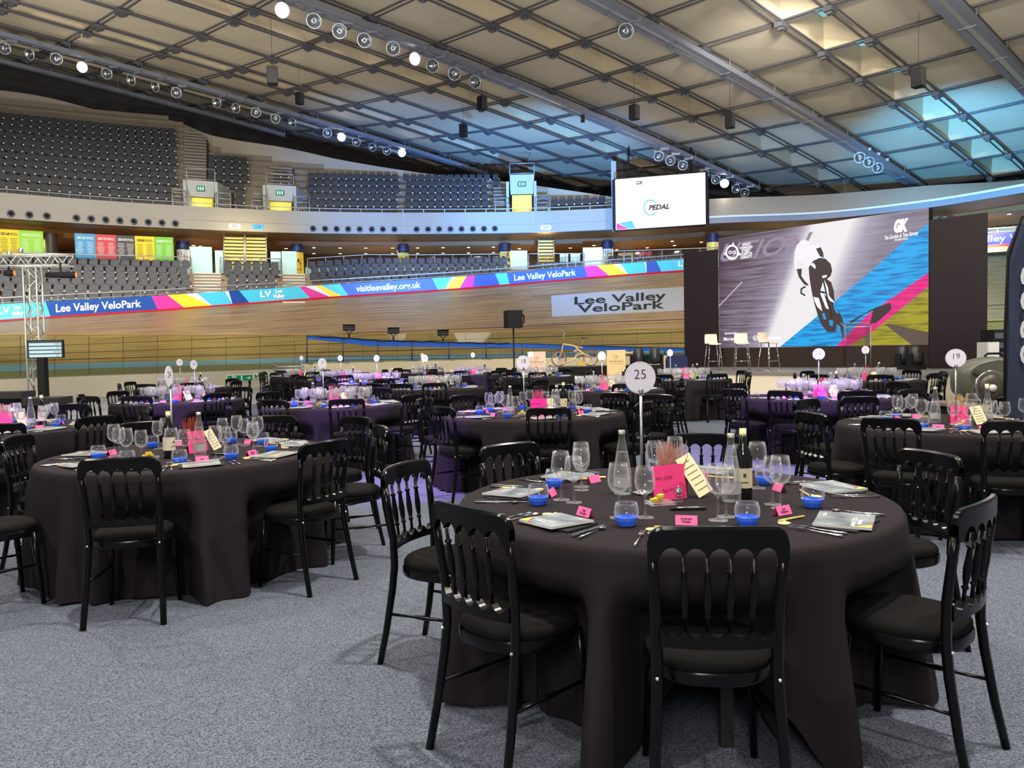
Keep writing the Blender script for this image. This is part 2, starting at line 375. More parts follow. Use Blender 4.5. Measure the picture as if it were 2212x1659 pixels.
# ---- lower tier: stepped concrete
RISE, TREAD = .42, .8
def z0l(px): return 6.0 + max(0, min(1, (px - 640) / 160)) * .42 if px > 640 else 6.0
st = MB(); 
for k in range(0, 12):
    def f(px, kk, up, k=k):
        p = lb(px, z0l(px) - RISE * k + (0 if up else -RISE), -TREAD * kk); return p
    rows_ = []
    for px in PXS:
        a = lb(px, z0l(px) - RISE * k, .1 if k == 0 else -TREAD * k + .0); b = lb(px, z0l(px) - RISE * k, -TREAD * (k + 1)); c = lb(px, z0l(px) - RISE * (k + 1), -TREAD * (k + 1))
        top = to(px)
        lim = Vector((b.x, max(b.y, top.y + .06), b.z))
        if b.y < top.y + .06:
            fr = top.y + .06; b = hpt(px, fr, b.z); c = hpt(px, fr, min(c.z, b.z)); 
            if a.y < fr: a = hpt(px, fr, a.z); a.z = b.z = c.z = min(a.z, top.z - .1)
        rows_.append([a, b, c])
    st.grid(rows_, 0, False)
struct('floor_lower_tier', st, M_CONCD)
# ---- concourse floor, back wall, soffit
cf = MB(); cf.grid([[lb(px, z0l(px) + .002, 0), lb(px, z0l(px), 11)] for px in PXS], 0, False)
struct('floor_concourse', cf, mat('concourse_floor', srgb(110, 100, 85), .5))
bw = MB(); bw.grid([[by(px, 5.8, 9.5), by(px, 9.0, 9.5)] for px in PXS], 0, False)
struct('wall_back', bw, mat('concourse_wall', srgb(92, 72, 48), .7, noise=(.6, .3, (1, 1, 3))))
so = MB(); so.grid([[by(px, 8.98, .1), by(px, 8.98, 3.5), by(px, 8.7, 3.6), by(px, 8.7, 9.6)] for px in PXS], 0, False)
struct('ceiling_soffit', so, M_SOFF)
# ---- balcony front (left, to px 1322) and the slanted fascia on the right
P1 = [p for p in PXS if p < 1318] + [1322]; P2 = [1532] + [p for p in PXS if p > 1540]
bf = MB(); bf.grid([[by(p, 9.0, .15), by(p, 9.03, 0), by(p, 9.55, 0), by(p, 9.57, .06), by(p, 10.42, .12), by(p, 10.42, .3)] for p in P1], 0, False)
struct('wall_balcony', bf, M_CONCG)
e1 = MB(); q0, q1 = by(1322, 8.9, -.1), by(1334, 8.9, .5)
e1.add([q0, q0 + Vector((.35, .2, 0)), q0 + Vector((.35, .2, 4.5)), q0 + Vector((0, 0, 4.5))], [(0, 1, 2, 3)])
struct('wall_end', e1, mat('pale_end_panel', srgb(160, 165, 172), .6))
ff = MB(); ff.grid([[by(p, 8.98, 0), by(p, 9.32, 0)] for p in P2], 0, False)
ff.grid([[by(p, 9.42, -.06), by(p, 9.44, .05), by(p, interp([(1500, 10.9), (1776, 10.87), (2008, 10.64), (2212, 10.1), (2700, 9.9)], p, 1), 2.2)] for p in P2], 1, False); ff.grid([[by(p, 9.31, -.07), by(p, 9.43, -.07)] for p in P2], 2, False)
struct('wall_fascia', ff, [mat('blue_grey_fascia', srgb(108, 112, 122), .5), mat('beige_fascia', srgb(185, 176, 164), .6), mat('white_edge', srgb(190, 192, 195), .5)])
# rail on the balcony
br = MB(); br.tube([by(p, 10.62, .1) for p in P1], .025, 5, cap=False)
for p in range(-480, 1320, 45): br.tube([by(p, 10.42, .15), by(p, 10.62, .1)], .018, 4)
tag(obj('balcony_rail', br, M_RAIL), 'low tubular rail along the front edge of the upper tier', 'railing')
# ---- upper tier steps and its back wall
UR, UT = .62, .8
WT = [(-500, 150, 14.5), (0, 195, 13.6), (100, 210, 13.4), (250, 247, 13), (370, 260, 12.6), (460, 293, 8.8), (620, 320, 7.4), (740, 346, 6.6), (900, 372, 5.8), (1050, 388, 5.3), (1150, 400, 3.6), (1322, 425, 2.6)]
us = MB(); 
for k in range(0, 15):
    us.grid([[by(p, 10.0 + UR * k, .4 + UT * k - (.2 if k == 0 else 0)), by(p, 10.0 + UR * k, .4 + UT * (k + 1)), by(p, 10.0 + UR * (k + 1), .4 + UT * (k + 1))] for p in P1 if interp(WT, p, 2) > .4 + UT * (k + 1)] or [[by(0, 9, 1), by(0, 9, 1.1)], [by(1, 9, 1), by(1, 9, 1.1)]], 0, False)
struct('floor_upper_tier', us, mat('upper_tier_concrete', srgb(122, 112, 98), .85))
ub = MB(); ub.grid([[by(p, 10.0, interp(WT, p, 2)), uny(p, interp(WT, p, 1), interp(BY, p, 1) + interp(WT, p, 2))] for p in P1], 0, False)
struct('wall_upper', ub, mat('upper_panel', srgb(158, 148, 132), .8, noise=(.35, .12)))
# near-black sheet painted for the unlit void above the wall, under the roof edge
dk = MB(); dk.grid([[by(p, 9.4, 15 if p < 1322 else 9.0), by(p, 26, 16 if p < 1322 else 12)] for p in PXS], 0, False)
struct('wall_unlit_void', dk, M_DARK)
# ---- panel joints on the balcony
for p in (398, 652, 873, 1152):
    mb = MB(); a = by(p, 9.0, -.01); b = by(p, 10.4, .10); mb.tube([a, by(p, 9.56, .04), b], .012, 4); struct('trim_9', mb, mat('joint', srgb(185, 188, 192), .6))
# ---- round air nozzles on the balcony front
NOZ = [(23.6, 1), (63, 1), (101, 1), (164.5, 1), (196.5, 1), (228, 1), (258.6, 1), (289, 1), (320, 1), (349.5, 1), (378.5, 1)] + [(x, 2) for x in (676, 702, 727, 752, 777, 803, 827, 852)] + [(x, 3) for x in (900, 924.5, 948.6, 973, 997, 1021.5, 1045.6, 1069)]
def mk_noz():
    r = empty('air_nozzle', label='x', cat='air vent')
    R = Matrix.Rotation(pi / 2, 3, 'X')
    obj('rim', MB().lathe([(.14, 0), (.20, 0), (.20, .05), (.14, .05)], 16, axis=R), mat('nozzle_rim', srgb(95, 100, 110), .4, metal=.5), r)
    obj('throat', MB().lathe([(0, .0), (.09, .005), (.14, .03)], 16, axis=R), M_BLACK, r)
    return r
pn = Proto(mk_noz); cnt = {}
ordn = ['leftmost', 'second', 'third', 'fourth', 'fifth', 'sixth', 'seventh', 'eighth', 'ninth', 'tenth', 'eleventh', 'twelfth', 'thirteenth', 'fourteenth', 'fifteenth', 'sixteenth', 'seventeenth', 'eighteenth', 'nineteenth', 'twentieth']
def nth(i): return 'leftmost' if i == 0 else (ordn[i] + ' from left' if i < len(ordn) else 'number %d from left' % (i + 1))
for i, (px, g) in enumerate(NOZ):
    p = by(px, 9.3, -.01); q = by(px + 4, 9.3, -.01); cnt[g] = cnt.get(g, -1) + 1
    pn(p, atan2(q.y - p.y, q.x - p.x), 'dark round air nozzle on balcony front, %s of the %s run' % (nth(cnt[g]), ['', 'left', 'middle', 'right'][g]), 'air nozzles on the balcony front')
# section number plates
for px, t, lit in ((507, '227', 0), (557, '228', 1), (1179, '229', 0)):
    p = by(px, 9.31, -.03); q = by(px + 4, 9.31, -.03); a = atan2(q.y - p.y, q.x - p.x)
    mb = MB(); n = 10; w_, h_ = .21, .15
    pl = [(w_ + h_ * sin(pi * k / n), h_ * cos(pi * k / n)) for k in range(n + 1)] + [(-w_ - h_ * sin(pi * k / n), -h_ * cos(pi * k / n)) for k in range(n + 1)]
    T = Matrix(((1, 0, 0), (0, 0, -1), (0, 1, 0)))
    mb.prism(pl, -.02, .02, T=T)
    o = obj('section_sign', mb, emat('cyan_sign', srgb(60, 200, 255), 1.2) if lit else mat('sign_white', srgb(225, 225, 220), .5), None, p, a)
    tag(o, {'227': 'white oval section plate left of the lit cyan one', '228': 'lit cyan oval section plate on the balcony front', '229': 'white oval section plate above the single yellow stair'}[t], 'sign')
    tb = MB(); text_on(tb, t, lambda x, y: (x, -.028, y), .24, offset=.005); obj('lettering', tb, mat('sign_ink', srgb(60, 70, 80), .5), o)
# ================================================================ ROOF (timber panels on a cable net)
RP = (-5.622664, 34.3122152, 0.7403077, 15.5428349, 0.076018, 0.0022547, -0.0681927, -0.0009899, -0.0002378)
_c, _s = cos(RP[2]), sin(RP[2])
def sj(j):
    j0 = math.floor(j); a, b = divmod(j0, 3); base = a * 9.2 + (0, 3.6, 5.6)[b]
    return base + (j - j0) * (3.6, 2.0, 3.6)[b]
def rp(j, k, dz=0.0, ds=0.0):
    s = -sj(j) + ds; t = k * 3.6
    return Vector((RP[0] + t * _c - s * _s, RP[1] + t * _s + s * _c, RP[3] + RP[4] * s + RP[5] * s * s + RP[6] * t + RP[7] * t * t + RP[8] * s * t + dz))
def kmax(j): return int(10 + j * .2) if j >= 0 else int(9 + j * .2)
M_PLY = mat('roof_plywood', srgb(186, 176, 156), .75, noise=(.35, .16, (1, 1, 1)))
M_PLY2 = mat('roof_well_lining', srgb(182, 168, 142), .8, noise=(.5, .12))
cl = MB(); wells = MB(); sky = MB()
rnd = random.Random(3)
for j in range(-10, 9):
    for k in range(-9, kmax(j) + (0 if j > 0 else 0)):
        e = .012
        c4 = [rp(j + e, k + e, .10), rp(j + 1 - e, k + e, .10), rp(j + 1 - e, k + 1 - e, .10), rp(j + e, k + 1 - e, .10)]
        n = Vector((0, 0, 1))
        if j % 3 != 1:
            tilt = [rnd.uniform(-.04, .08) for _ in range(4)]
            vs = [p + n * t for p, t in zip(c4, tilt)]
            cl.add(vs + [p + n * .3 for p in vs], [(0, 1, 2, 3), (7, 6, 5, 4), (0, 4, 5, 1), (2, 6, 7, 3), (1, 5, 6, 2), (0, 3, 7, 4)])
        else:
            # skylight well: four sloping faces up to a small pane
            def ins(fu, fv, z): return rp(j + fu, k + fv, z)
            a = [ins(e, e, .1), ins(1 - e, e, .1), ins(1 - e, 1 - e, .1), ins(e, 1 - e, .1)]
            b = [ins(.16, .30, 1.15), ins(.84, .30, 1.15), ins(.84, .80, 1.15), ins(.16, .80, 1.15)]
            wells.add(a + b, [(0, 4, 5, 1), (1, 5, 6, 2), (2, 6, 7, 3), (3, 7, 4, 0)])
            sky.add([p + Vector((0, 0, .01)) for p in b], [(0, 1, 2, 3)], 0 if (j == 4 and 1 <= k <= 7) else 1)
struct('ceiling', cl, M_PLY); struct('ceiling_wells', wells, M_PLY2)
struct('window_1', sky, [emat('skylight_daylight', srgb(150, 215, 230), .8), mat('skylight_blind', srgb(150, 135, 110), .25)])
# outer roof skin so that no daylight leaks through the joints
sk = MB(); sk.grid([[rp(j, k, 1.6) for k in range(-9, 12)] for j in range(-10, 10)], 0, False); struct('ceiling_deck', sk, M_DARK)
# cable pairs and node clamps
M_CAB = mat('roof_cable', srgb(92, 92, 98), .45, metal=.4)
for j in range(-10, 9):
    mb = MB(); ks = [x * .5 for x in range(-18, kmax(j) * 2 + 1)]
    for ds in (-.16, .16): mb.tube([rp(j, k, 0, ds) for k in ks], .045, 5, cap=False)
    for k in range(-9, kmax(j) + 1):
        p = rp(j, k, -.06); mb.box(p, (.52, .34, .22), rot=RP[2]); mb.box(p + Vector((0, 0, -.14)), (.22, .22, .12), rot=RP[2])
    struct('beam_cable', mb, M_CAB)
for k in range(-9, 11):
    js = [x * .5 for x in range(-20, 17) if k <= kmax(math.ceil(x * .5))]
    mb = MB()
    for dk_ in (-.035, .035): mb.tube([rp(j, k + dk_, .06) for j in js], .04, 5, cap=False)
    struct('beam_cable', mb, M_CAB)
# ring beam under the roof edge on the right
# ---- gantries
def gantry(j, k0, k1, label, w=.55):
    g = empty('lighting_gantry', rp(j, k0, -.5), label=label, cat='lighting gantry'); o0 = rp(j, k0, -.5)
    P = lambda k, ds, dz: rp(j, k, dz, ds) - o0
    ks = rng(k0, k1, int((k1 - k0) * 2) + 1)
    for ds in (-.26, .26):
        mb = MB(); mb.grid([[P(k, ds - .12, -.36), P(k, ds + .12, -.36), P(k, ds + .12, -.60), P(k, ds - .12, -.60), P(k, ds - .12, -.36)] for k in ks], 0, False)
        obj('side_channel', mb, M_GANT, g)
    mb = MB(); mb.grid([[P(k, -.14, -.52), P(k, .14, -.52), P(k, .14, -.56), P(k, -.14, -.56), P(k, -.14, -.52)] for k in ks], 0, False); obj('cable_tray', mb, M_STEEL, g)
    for i, k in enumerate(rng(k0, k1, max(2, int(k1 - k0) + 1))):
        mb = MB(); mb.tube([P(k, -.3, 0), P(k, -.3, -.62), P(k, .3, -.62), P(k, .3, 0)], .03, 5); obj('hanger', mb, M_GANT, g)
    return g
gantry(-9, -6, 2.7, 'blue-lit service gantry farthest away under the dark roof edge above the left seats')
gantry(-6, -5, 6.1, 'long lighting gantry crossing above the upper seats from the far left')
gantry(0, -5, 8.5, 'long lighting gantry crossing the roof from top centre to behind the bright screen')
gantry(3, -4, 9.8, 'broad lighting gantry running down to the fascia above the stage screen')
gantry(6, -4, 8, 'lighting gantry in the upper right corner of the roof')
# ---- round floodlights
M_GLASSY = mat('lamp_glass', srgb(150, 155, 162), .18, spec=.8, metal=.9)
M_LIT = emat('lit_lamp', (1.0, .88, .72), 40)
M_LITV = emat('lit_lamp_violet', (.88, .72, 1.0), 18)
def mk_flood(kind):
    def f():
        r = empty('floodlight', label='x', cat='floodlight')
        ax = Matrix.Rotation(radians(112), 3, 'X')
        obj('housing', MB().lathe([(0, -.26), (.10, -.25), (.14, -.16), (.24, -.02), (.27, .02), (.25, .04)], 18, axis=ax), mat('lamp_spun_metal', srgb(170, 172, 175), .3, metal=.8), r)
        obj('lens', MB().lathe([(.25, .03), (.18, .07), (.0, .09)] if kind else [(.245, .03), (.20, -.02), (.10, -.07), (.04, -.08), (.035, .02), (0, .03)], 18, axis=ax), {0: M_GLASSY, 1: M_LIT, 2: M_LITV}[kind], r)
        obj('rim', MB().lathe([(.285 + .02 * cos(t), .03 + .02 * sin(t)) for t in rng(0, 2 * pi, 7)], 20, axis=ax), mat('lamp_rim', srgb(190, 195, 200), .3, metal=.5), r)
        obj('yoke', MB().tube([(-.27, 0, 0), (-.27, .05, .32), (.27, .05, .32), (.27, 0, 0)], .018, 5), M_STEEL, r)
        obj('gear_box', MB().box((.34, .15, .42), (.5, .16, .16)), M_GANT, r)
        return r
    return Proto(f)
FLD = {k: mk_flood(k) for k in (0, 1, 2)}
def lamp_at(j, px, py, kind, lab, grp):
    d = ray(px, py); n = Vector((-_s, _c, 0)); p0 = Vector((RP[0], RP[1], 0)) - n * sj(j)
    t = (p0 - CAM).dot(n) / d.dot(n); p = CAM + d * t
    FLD[kind](p, radians(RP[2] * 57.3 - 70) * 0 + rnd.uniform(-.5, .3), lab, grp)
    return p
G2L = [(610, 22, 1), (678, 45, 0), (733, 67, 0), (787, 87, 0), (849, 104, 0), (897, 127, 2), (935, 142, 0), (981, 159, 0), (1027, 177, 0)]
G2R = [(1423, 337, 0), (1448, 347, 0), (1475, 357, 0), (1521, 376, 0), (1546, 388, 0), (1565, 396, 1), (1589, 408, 0), (1609, 416, 0)]
G1L = [(10, 104, 0), (65, 117, 0), (122, 127, 0), (178, 145, 1), (231, 159, 0), (284, 173, 0), (336, 187, 0), (381, 200, 0), (469, 222, 0), (510, 233, 0), (553, 243, 0), (595, 256, 0), (632, 265, 0), (707, 287, 0), (738, 296, 1), (770, 307, 0), (805, 318, 0), (836, 326, 0), (868, 330, 1)]
G3L = [(1352, 67, 0), (1857, 340, 0), (1877, 350, 0), (1896, 362, 0)]
for L_, j, nm in ((G2L, 0, 'middle gantry, upper stretch'), (G2R, 0, 'middle gantry by the bright screen'), (G1L, -6, 'gantry above the upper seats'), (G3L, 3, 'broad right gantry')):
    for i, (px, py, kd) in enumerate(L_):
        p = lamp_at(j, px, py, kd, '%s floodlight on the %s, %s' % (('unlit', 'glaring lit', 'lit violet-white')[kd], nm, nth(i)), 'round floodlights on the gantries')
# ---- black loudspeakers hung from the net
def mk_spk():
    r = empty('hanging_loudspeaker', label='x', cat='loudspeaker')
    obj('cabinet', MB().prism([(-.32, -.25), (.32, -.25), (.25, .28), (-.25, .28)], -.48, .48), M_BLACK, r)
    obj('grille', MB().box((0, -.256, 0), (.58, .01, .88)), mat('speaker_grille', (.03, .03, .032), .7), r)
    obj('bracket', MB().tube([(-.30, 0, .48), (-.30, 0, .62), (.30, 0, .62), (.30, 0, .48)], .02, 5).tube([(0, 0, .62), (0, 0, 3.4)], .012, 5), M_BLACK, r)
    return r
SPK = Proto(mk_spk)
for i, (px, py, Y, sc, rz, lb_) in enumerate([(589, 165, 36, .62, .2, 'wide'), (647, 213, 42, .5, 1.2, 'narrow side-on'), (1041, 223, 38, .52, .9, 'narrow'), (1001, 282, 46, .6, 1.3, 'narrow'), (1370, 243, 38, .58, .9, 'narrow'), (1577, 261, 38, .58, 1.0, 'narrow'), (1984, 168, 26, .52, .7, 'bulky'), (1259, 256, 40, .3, 1.5, 'small')]):
    where = ['left of all, under the second gantry', 'right of the wide one', 'top centre below the lit lamps', 'below centre over the blue roof corner', 'above the bright screen', 'right of the bright screen', 'upper right near the skylights', 'tucked against the middle gantry'][i]
    SPK(uny(px, py, Y), rz, '%s black loudspeaker hung under the roof, %s' % (lb_, where), 'loudspeakers hung under the roof', (sc * 1.2, sc * 1.2, sc * 1.2))
# ---- downlights in the concourse soffit
def mk_dl():
    r = empty('downlight', label='x', cat='ceiling light')
    obj('trim_ring', MB().lathe([(.10, 0), (.14, -.01), (.14, .02)], 12), M_STEEL, r)
    obj('lamp', MB().lathe([(0, -.004), (.11, -.004)], 12), emat('warm_downlight', (1, .82, .6), 14), r)
    return r
DL = Proto(mk_dl); n_ = 0
DLP = [(px, 4.6) for px in range(8, 420, 82)] + [(433, 5), (428, 7), (618, 5), (614, 7.5)] + [(p, d) for p in (678, 735, 790, 848, 902, 957, 1012, 1066) for d in (4.4, 7.6)] + [(1122, 5.6), (1232, 6), (1283, 5), (1284, 8)] + [(1452, 5), (1457, 7.4), (1515, 6.4), (1398, 7.8), (1332, 8)] + [(1575, 5), (1640, 6), (2004, 5), (2100, 5), (2180, 4.5)]
for i, (px, d) in enumerate(sorted(DLP)):
    DL(by(px, 8.68, d), 0, 'small warm downlight under the balcony, %s' % nth(i), 'downlights under the balcony')
# ================================================================ STADIUM SEATS
M_SEAT = mat('seat_plastic', srgb(50, 53, 61), .5); M_SEATW = mat('seat_bracket', srgb(205, 205, 200), .5)
def seat_mb():
    mb = MB()
    # backrest with rounded top
    o = [(-.20, .42), (-.22, .60), (-.21, .78), (-.17, .84), (.17, .84), (.21, .78), (.22, .60), (.20, .42)]
    fr = [(x, -.02 + (z - .42) * .15 + .05 * (1 - (x / .22) ** 2), z) for x, z in o]; bk = [(x, y + .035, z) for x, y, z in fr]; n = len(o)
    mb.add(fr + bk, [list(range(n)), list(range(n, 2 * n))[::-1]] + [(i, n + i, n + (i + 1) % n, (i + 1) % n) for i in range(n)])
    # tipped-up seat pan
    o = [(-.19, .38), (-.215, .50), (-.19, .66), (.19, .66), (.215, .50), (.19, .38)]
    fr = [(x, -.15 + abs(z - .38) * .12, z) for x, z in o]; bk = [(x, y + .05, z) for x, y, z in fr]; n = len(o)
    mb.add(fr + bk, [list(range(n)), list(range(n, 2 * n))[::-1]] + [(i, n + i, n + (i + 1) % n, (i + 1) % n) for i in range(n)])
    mb.box((.25, -.10, .42), (.085, .16, .085), 1); mb.box((.25, .0, .20), (.035, .05, .40), 0)
    return mb
SEATME = seat_mb().mesh('folding_seat', [M_SEAT, M_SEATW])
SEATS = []
def row(curve, pa, pb, zf, yo, lab, grp, rowname, gap=.52):
    # walk along the tier curve between the columns pa and pb
    n = 60; pts = [curve(pa + (pb - pa) * i / n, zf, yo) for i in range(n + 1)]
    d = [0]
    for i in range(n): d.append(d[-1] + (pts[i + 1] - pts[i]).length)
    m = max(1, int(d[-1] / gap)); off = (d[-1] - m * gap) / 2 + gap / 2; c = 0; out = []
    for q in range(m):
        s = off + q * gap
        i = max(k for k in range(n) if d[k] <= s + 1e-9); t = (s - d[i]) / max(1e-9, d[i + 1] - d[i])
        p = pts[i].lerp(pts[i + 1], t); v = pts[i + 1] - pts[i]
        out.append((p, atan2(v.y, v.x)))
    for q, (p, a) in enumerate(out):
        # face the infield: local -y away from the curve's far side
        px = W / 2 + F * (p - CAM).dot(RT) / (p - CAM).dot(FW)
        SEATS.append((p, a, px, '%s, %s' % (rowname, nth(q) if q < 20 else 'seat %d from left' % (q + 1)), grp))
UB = [(-40, 386, 0, 11, 'left'), (447, 538, 3, 7, 'second'), (500, 536, 0, 2, 'small stair-side'), (662, 866, 0, 5, 'centre'), (582, 632, 4, 5, 'over-doorway'), (870, 1060, 0, 5, 'right of centre'), (1062, 1080, 3, 5, 'narrow'), (1190, 1310, 0, 1, 'far right'), (1163, 1186, 1, 1, 'doorway')]
rn = ['front row', 'second row', 'third row', 'fourth row', 'fifth row', 'sixth row', 'seventh row', 'eighth row', 'ninth row', 'tenth row', 'eleventh row', 'twelfth row', 'back row', 'top row']
for a, b, r0, r1, nm in UB:
    for k in range(r0, r1 + 1):
        row(by, a, b, 10.0 + UR * k, .92 + UT * k, '', 'folding seats in the upper tier', 'upper tier %s block, %s' % (nm, rn[min(13, k)]))
LBk = [(-30, 414, 0, 9, 'left'), (482, 606, 0, 7, 'second'), (665, 1098, 0, 6, 'centre'), (1150, 1268, 1, 3, 'right'), (1306, 1480, 0, 2, 'far right'), (2120, 2260, 0, 4, 'beside the flag')]
for a, b, r0, r1, nm in LBk:
    for k in range(r0, r1 + 1):
        pm = (a + b) / 2; z = z0l(pm) - RISE * k
        n0 = len(SEATS); row(lambda px, zz, yo, k=k: lb(px, z0l(px) - RISE * k, yo), a, b, 0, -TREAD * k - .22, '', 'folding seats in the lower tier', 'lower tier %s block, row %d from the top' % (nm, k + 1))
        SEATS[n0:] = [s_ for s_ in SEATS[n0:] if s_[0].y > interp(TO, s_[2], 2) + .40 and s_[0].z + .84 > to(s_[2]).z + .70]
SEATS.sort(key=lambda s_: ((s_[0] - CAM).length if -15 < s_[2] < 2225 else 999))
rest = MB()
rest_pts = SEATS[298:]
for i, (p, a, px, nm, grp) in enumerate(SEATS[:298]):
    o = link('folding_seat', SEATME, None, p, a); tag(o, 'dark folding seat, %s' % nm, 'stadium seat', grp)
base = seat_mb()
for p, a, px, nm, grp in rest_pts:
    M_ = Matrix.Translation(p) @ Matrix.Rotation(a, 4, 'Z')
    rest.add([M_ @ Vector(v) for v in base.v], base.f, 0); rest.mi[-len(base.f):] = base.mi
tag(obj('folding_seats', rest, [M_SEAT, M_SEATW]), 'remaining far rows of dark folding seats across both tiers', 'stadium seats', None, 'stuff')
# ---- aisle stairs in the tiers
def aisle(curve, pa, pb, z0, y0, n, rise, tread, lab, mname, colr, cat='stairs'):
    g = empty('aisle_stairs', curve(pa, z0, y0), label=lab, cat=cat); o0 = g.location.copy(); st_ = MB(); ns = MB()
    for k in range(n * 2):
        za, ya = z0 + rise * k / 2, y0 + tread * k / 2
        a, b = curve(pa, za, ya) - o0, curve(pb, za, ya) - o0; h = Vector((0, 0, rise / 2)); d = Vector((0, tread / 2 + .1, 0))
        st_.add([a, b, b + h, a + h, a + d, b + d, b + h + d, a + h + d], [(0, 1, 2, 3), (3, 2, 6, 7), (0, 3, 7, 4), (1, 5, 6, 2), (4, 7, 6, 5), (0, 4, 5, 1)])
        e = Vector((0, -.015, 0)); f = Vector((0, 0, -.05))
        ns.add([a + h + e, b + h + e, b + h + f + e, a + h + f + e, a + h + e - e * 4, b + h + e - e * 4], [(0, 3, 2, 1), (0, 1, 5, 4)])
    obj('steps', st_, mat(mname, colr, .8), g); obj('nosing', ns, mat('nosing_' + mname, srgb(225, 222, 210) if mname != 'dark_tread' else srgb(150, 146, 138), .6), g)
    return g
DG = srgb(92, 86, 78)
aisle(lb, 419, 478, 3.2, -5.65, 7, .42, .8, 'wide lower tier stair with pale nosings left of the small seat block', 'stair_tread', srgb(150, 138, 118))
aisle(lb, 611, 660, 4.05, -4.1, 5, .42, .8, 'lower tier stair right of the small seat block below the poster column', 'stair_tread', srgb(150, 138, 118))
aisle(by, 398, 446, 11.86, 2.8, 9, UR, UT, 'upper tier stair climbing above the left exit doorway', 'dark_tread', DG)
aisle(by, 584, 632, 11.86, 2.8, 4, UR, UT, 'upper tier stair climbing above the second exit doorway', 'dark_tread', DG)
aisle(by, 1066, 1096, 10.15, .4, 4, UR, UT, 'narrow upper tier stair left of the right exit doorway', 'dark_tread', DG)
for pa, pb, nm in ((372, 404, 'left of the left exit doorway'), (466, 500, 'right of the left exit doorway'), (546, 580, 'left of the second exit doorway'), (640, 664, 'right of the second exit doorway'), (1156, 1184, 'right of the right exit doorway')):
    aisle(by, pa, pb, 10.02, .35, 3, UR, UT, 'short upper tier side stair %s' % nm, 'dark_tread', DG)
# ---- exit doorways (vomitories) in the upper tier
for (pa, pb, zt, nm) in ((405, 462, 12.05, 'left'), (577, 632, 12.05, 'middle'), (1103, 1152, 12.9, 'right')):
    c0 = by((pa + pb) / 2, 10.05, .35); g = empty('exit_doorway', c0, label='concrete exit doorway box with green sign and yellow passage in upper tier, %s' % {'left': 'leftmost of three', 'middle': 'middle of three', 'right': 'rightmost of three'}[nm], cat='doorway')
    P = lambda px, z, d: by(px, z, d) - c0
    zb = 11.15 if nm != 'right' else 11.7
    hd = MB(); A = [P(pa, zb, .9), P(pb, zb, .9), P(pb + 2, zt, .5), P(pa - 2, zt, .5)]; B_ = [v + Vector((0, 2.2, 0)) for v in A]
    hd.add(A + B_, [(0, 1, 2, 3), (3, 2, 6, 7), (0, 3, 7, 4), (1, 5, 6, 2), (4, 5, 1, 0)]); obj('head_panel', hd, mat('vom_concrete', srgb(160, 165, 168), .7), g)
    sd = MB()
    for px in (pa - 2, pb + 2):
        a, b = P(px, 10.0, .35), P(px, zt, .5); s_ = 1 if px > pa else -1
        sd.box((a + Vector((s_ * .1, 1.2, 1.0)) ), (.18, 2.2, zt - 10.0))
    obj('side_wall', sd, mat('vom_concrete', srgb(160, 165, 168), .7), g)
    ps = MB(); A = [P(pa + 3, 10.0, .9), P(pb - 3, 10.0, .9), P(pb - 3, zb, .95), P(pa + 3, zb, .95)]; B_ = [v + Vector((0, .28, 0)) for v in A]
    ps.add(A + B_, [(0, 3, 7, 4), (1, 5, 6, 2), (4, 7, 6, 5), (3, 2, 6, 7), (0, 4, 5, 1)][::1]); obj('passage', ps, mat('yellow_passage', srgb(215, 195, 80), .6, emit=srgb(215, 195, 80), es=.2), g)  # passage paint carries a faint added glow, it is no lamp
    mid = (pa + pb) / 2; sg = MB(); zc = (zb + zt) / 2; yy = .9 + (.5 - .9) * .5 - .05
    sg.add([P(mid - 9, zc - .16, yy), P(mid + 9, zc - .16, yy), P(mid + 9, zc + .16, yy - .06), P(mid - 9, zc + .16, yy - .06)], [(0, 1, 2, 3)])
    so_ = obj('exit_sign', sg, emat('exit_green', srgb(0, 120, 85), .8), g)
    tb = MB()
    for q in (-5, 0, 5): tb.add([P(mid + q - 1.6, zc - .10, yy - .03), P(mid + q + 1.6, zc - .10, yy - .03), P(mid + q + 1.6, zc + .10, yy - .08), P(mid + q - 1.6, zc + .10, yy - .08)], [(0, 1, 2, 3)])
    obj('pictogram', tb, emat('exit_white', srgb(190, 255, 225), 1), so_)
    lt_ = light('doorway_lamp', 'POINT', by(mid, 10.6, .95), 14, (1, .85, .5), None, .3); lt_.name = 'doorway_lamp'
    R_ = MB(); M = lambda px, z, d: P(px, z, d)
    for px in (pa - 33, pa - 4, pb + 4, pb + 36):
        R_.tube([M(px, 10.05, .3), M(px, 11.35, .3)], .03, 5)
    for z in (10.62, 11.0, 11.35):
        for u, v in ((pa - 33, pa - 4), (pb + 4, pb + 36)): R_.tube([M(u, z, .3), M(v, z, .3)], .025, 5)
    for z in (zt + .1, zt + .75): R_.tube([M(pa - 2, z, .6), M(pb + 2, z, .6)], .03, 5)
    for px in (pa - 2, pb + 2): R_.tube([M(px, zt, .6), M(px, zt + .75, .6)], .03, 5)
    obj('guard_rail', R_, M_RAIL, g)
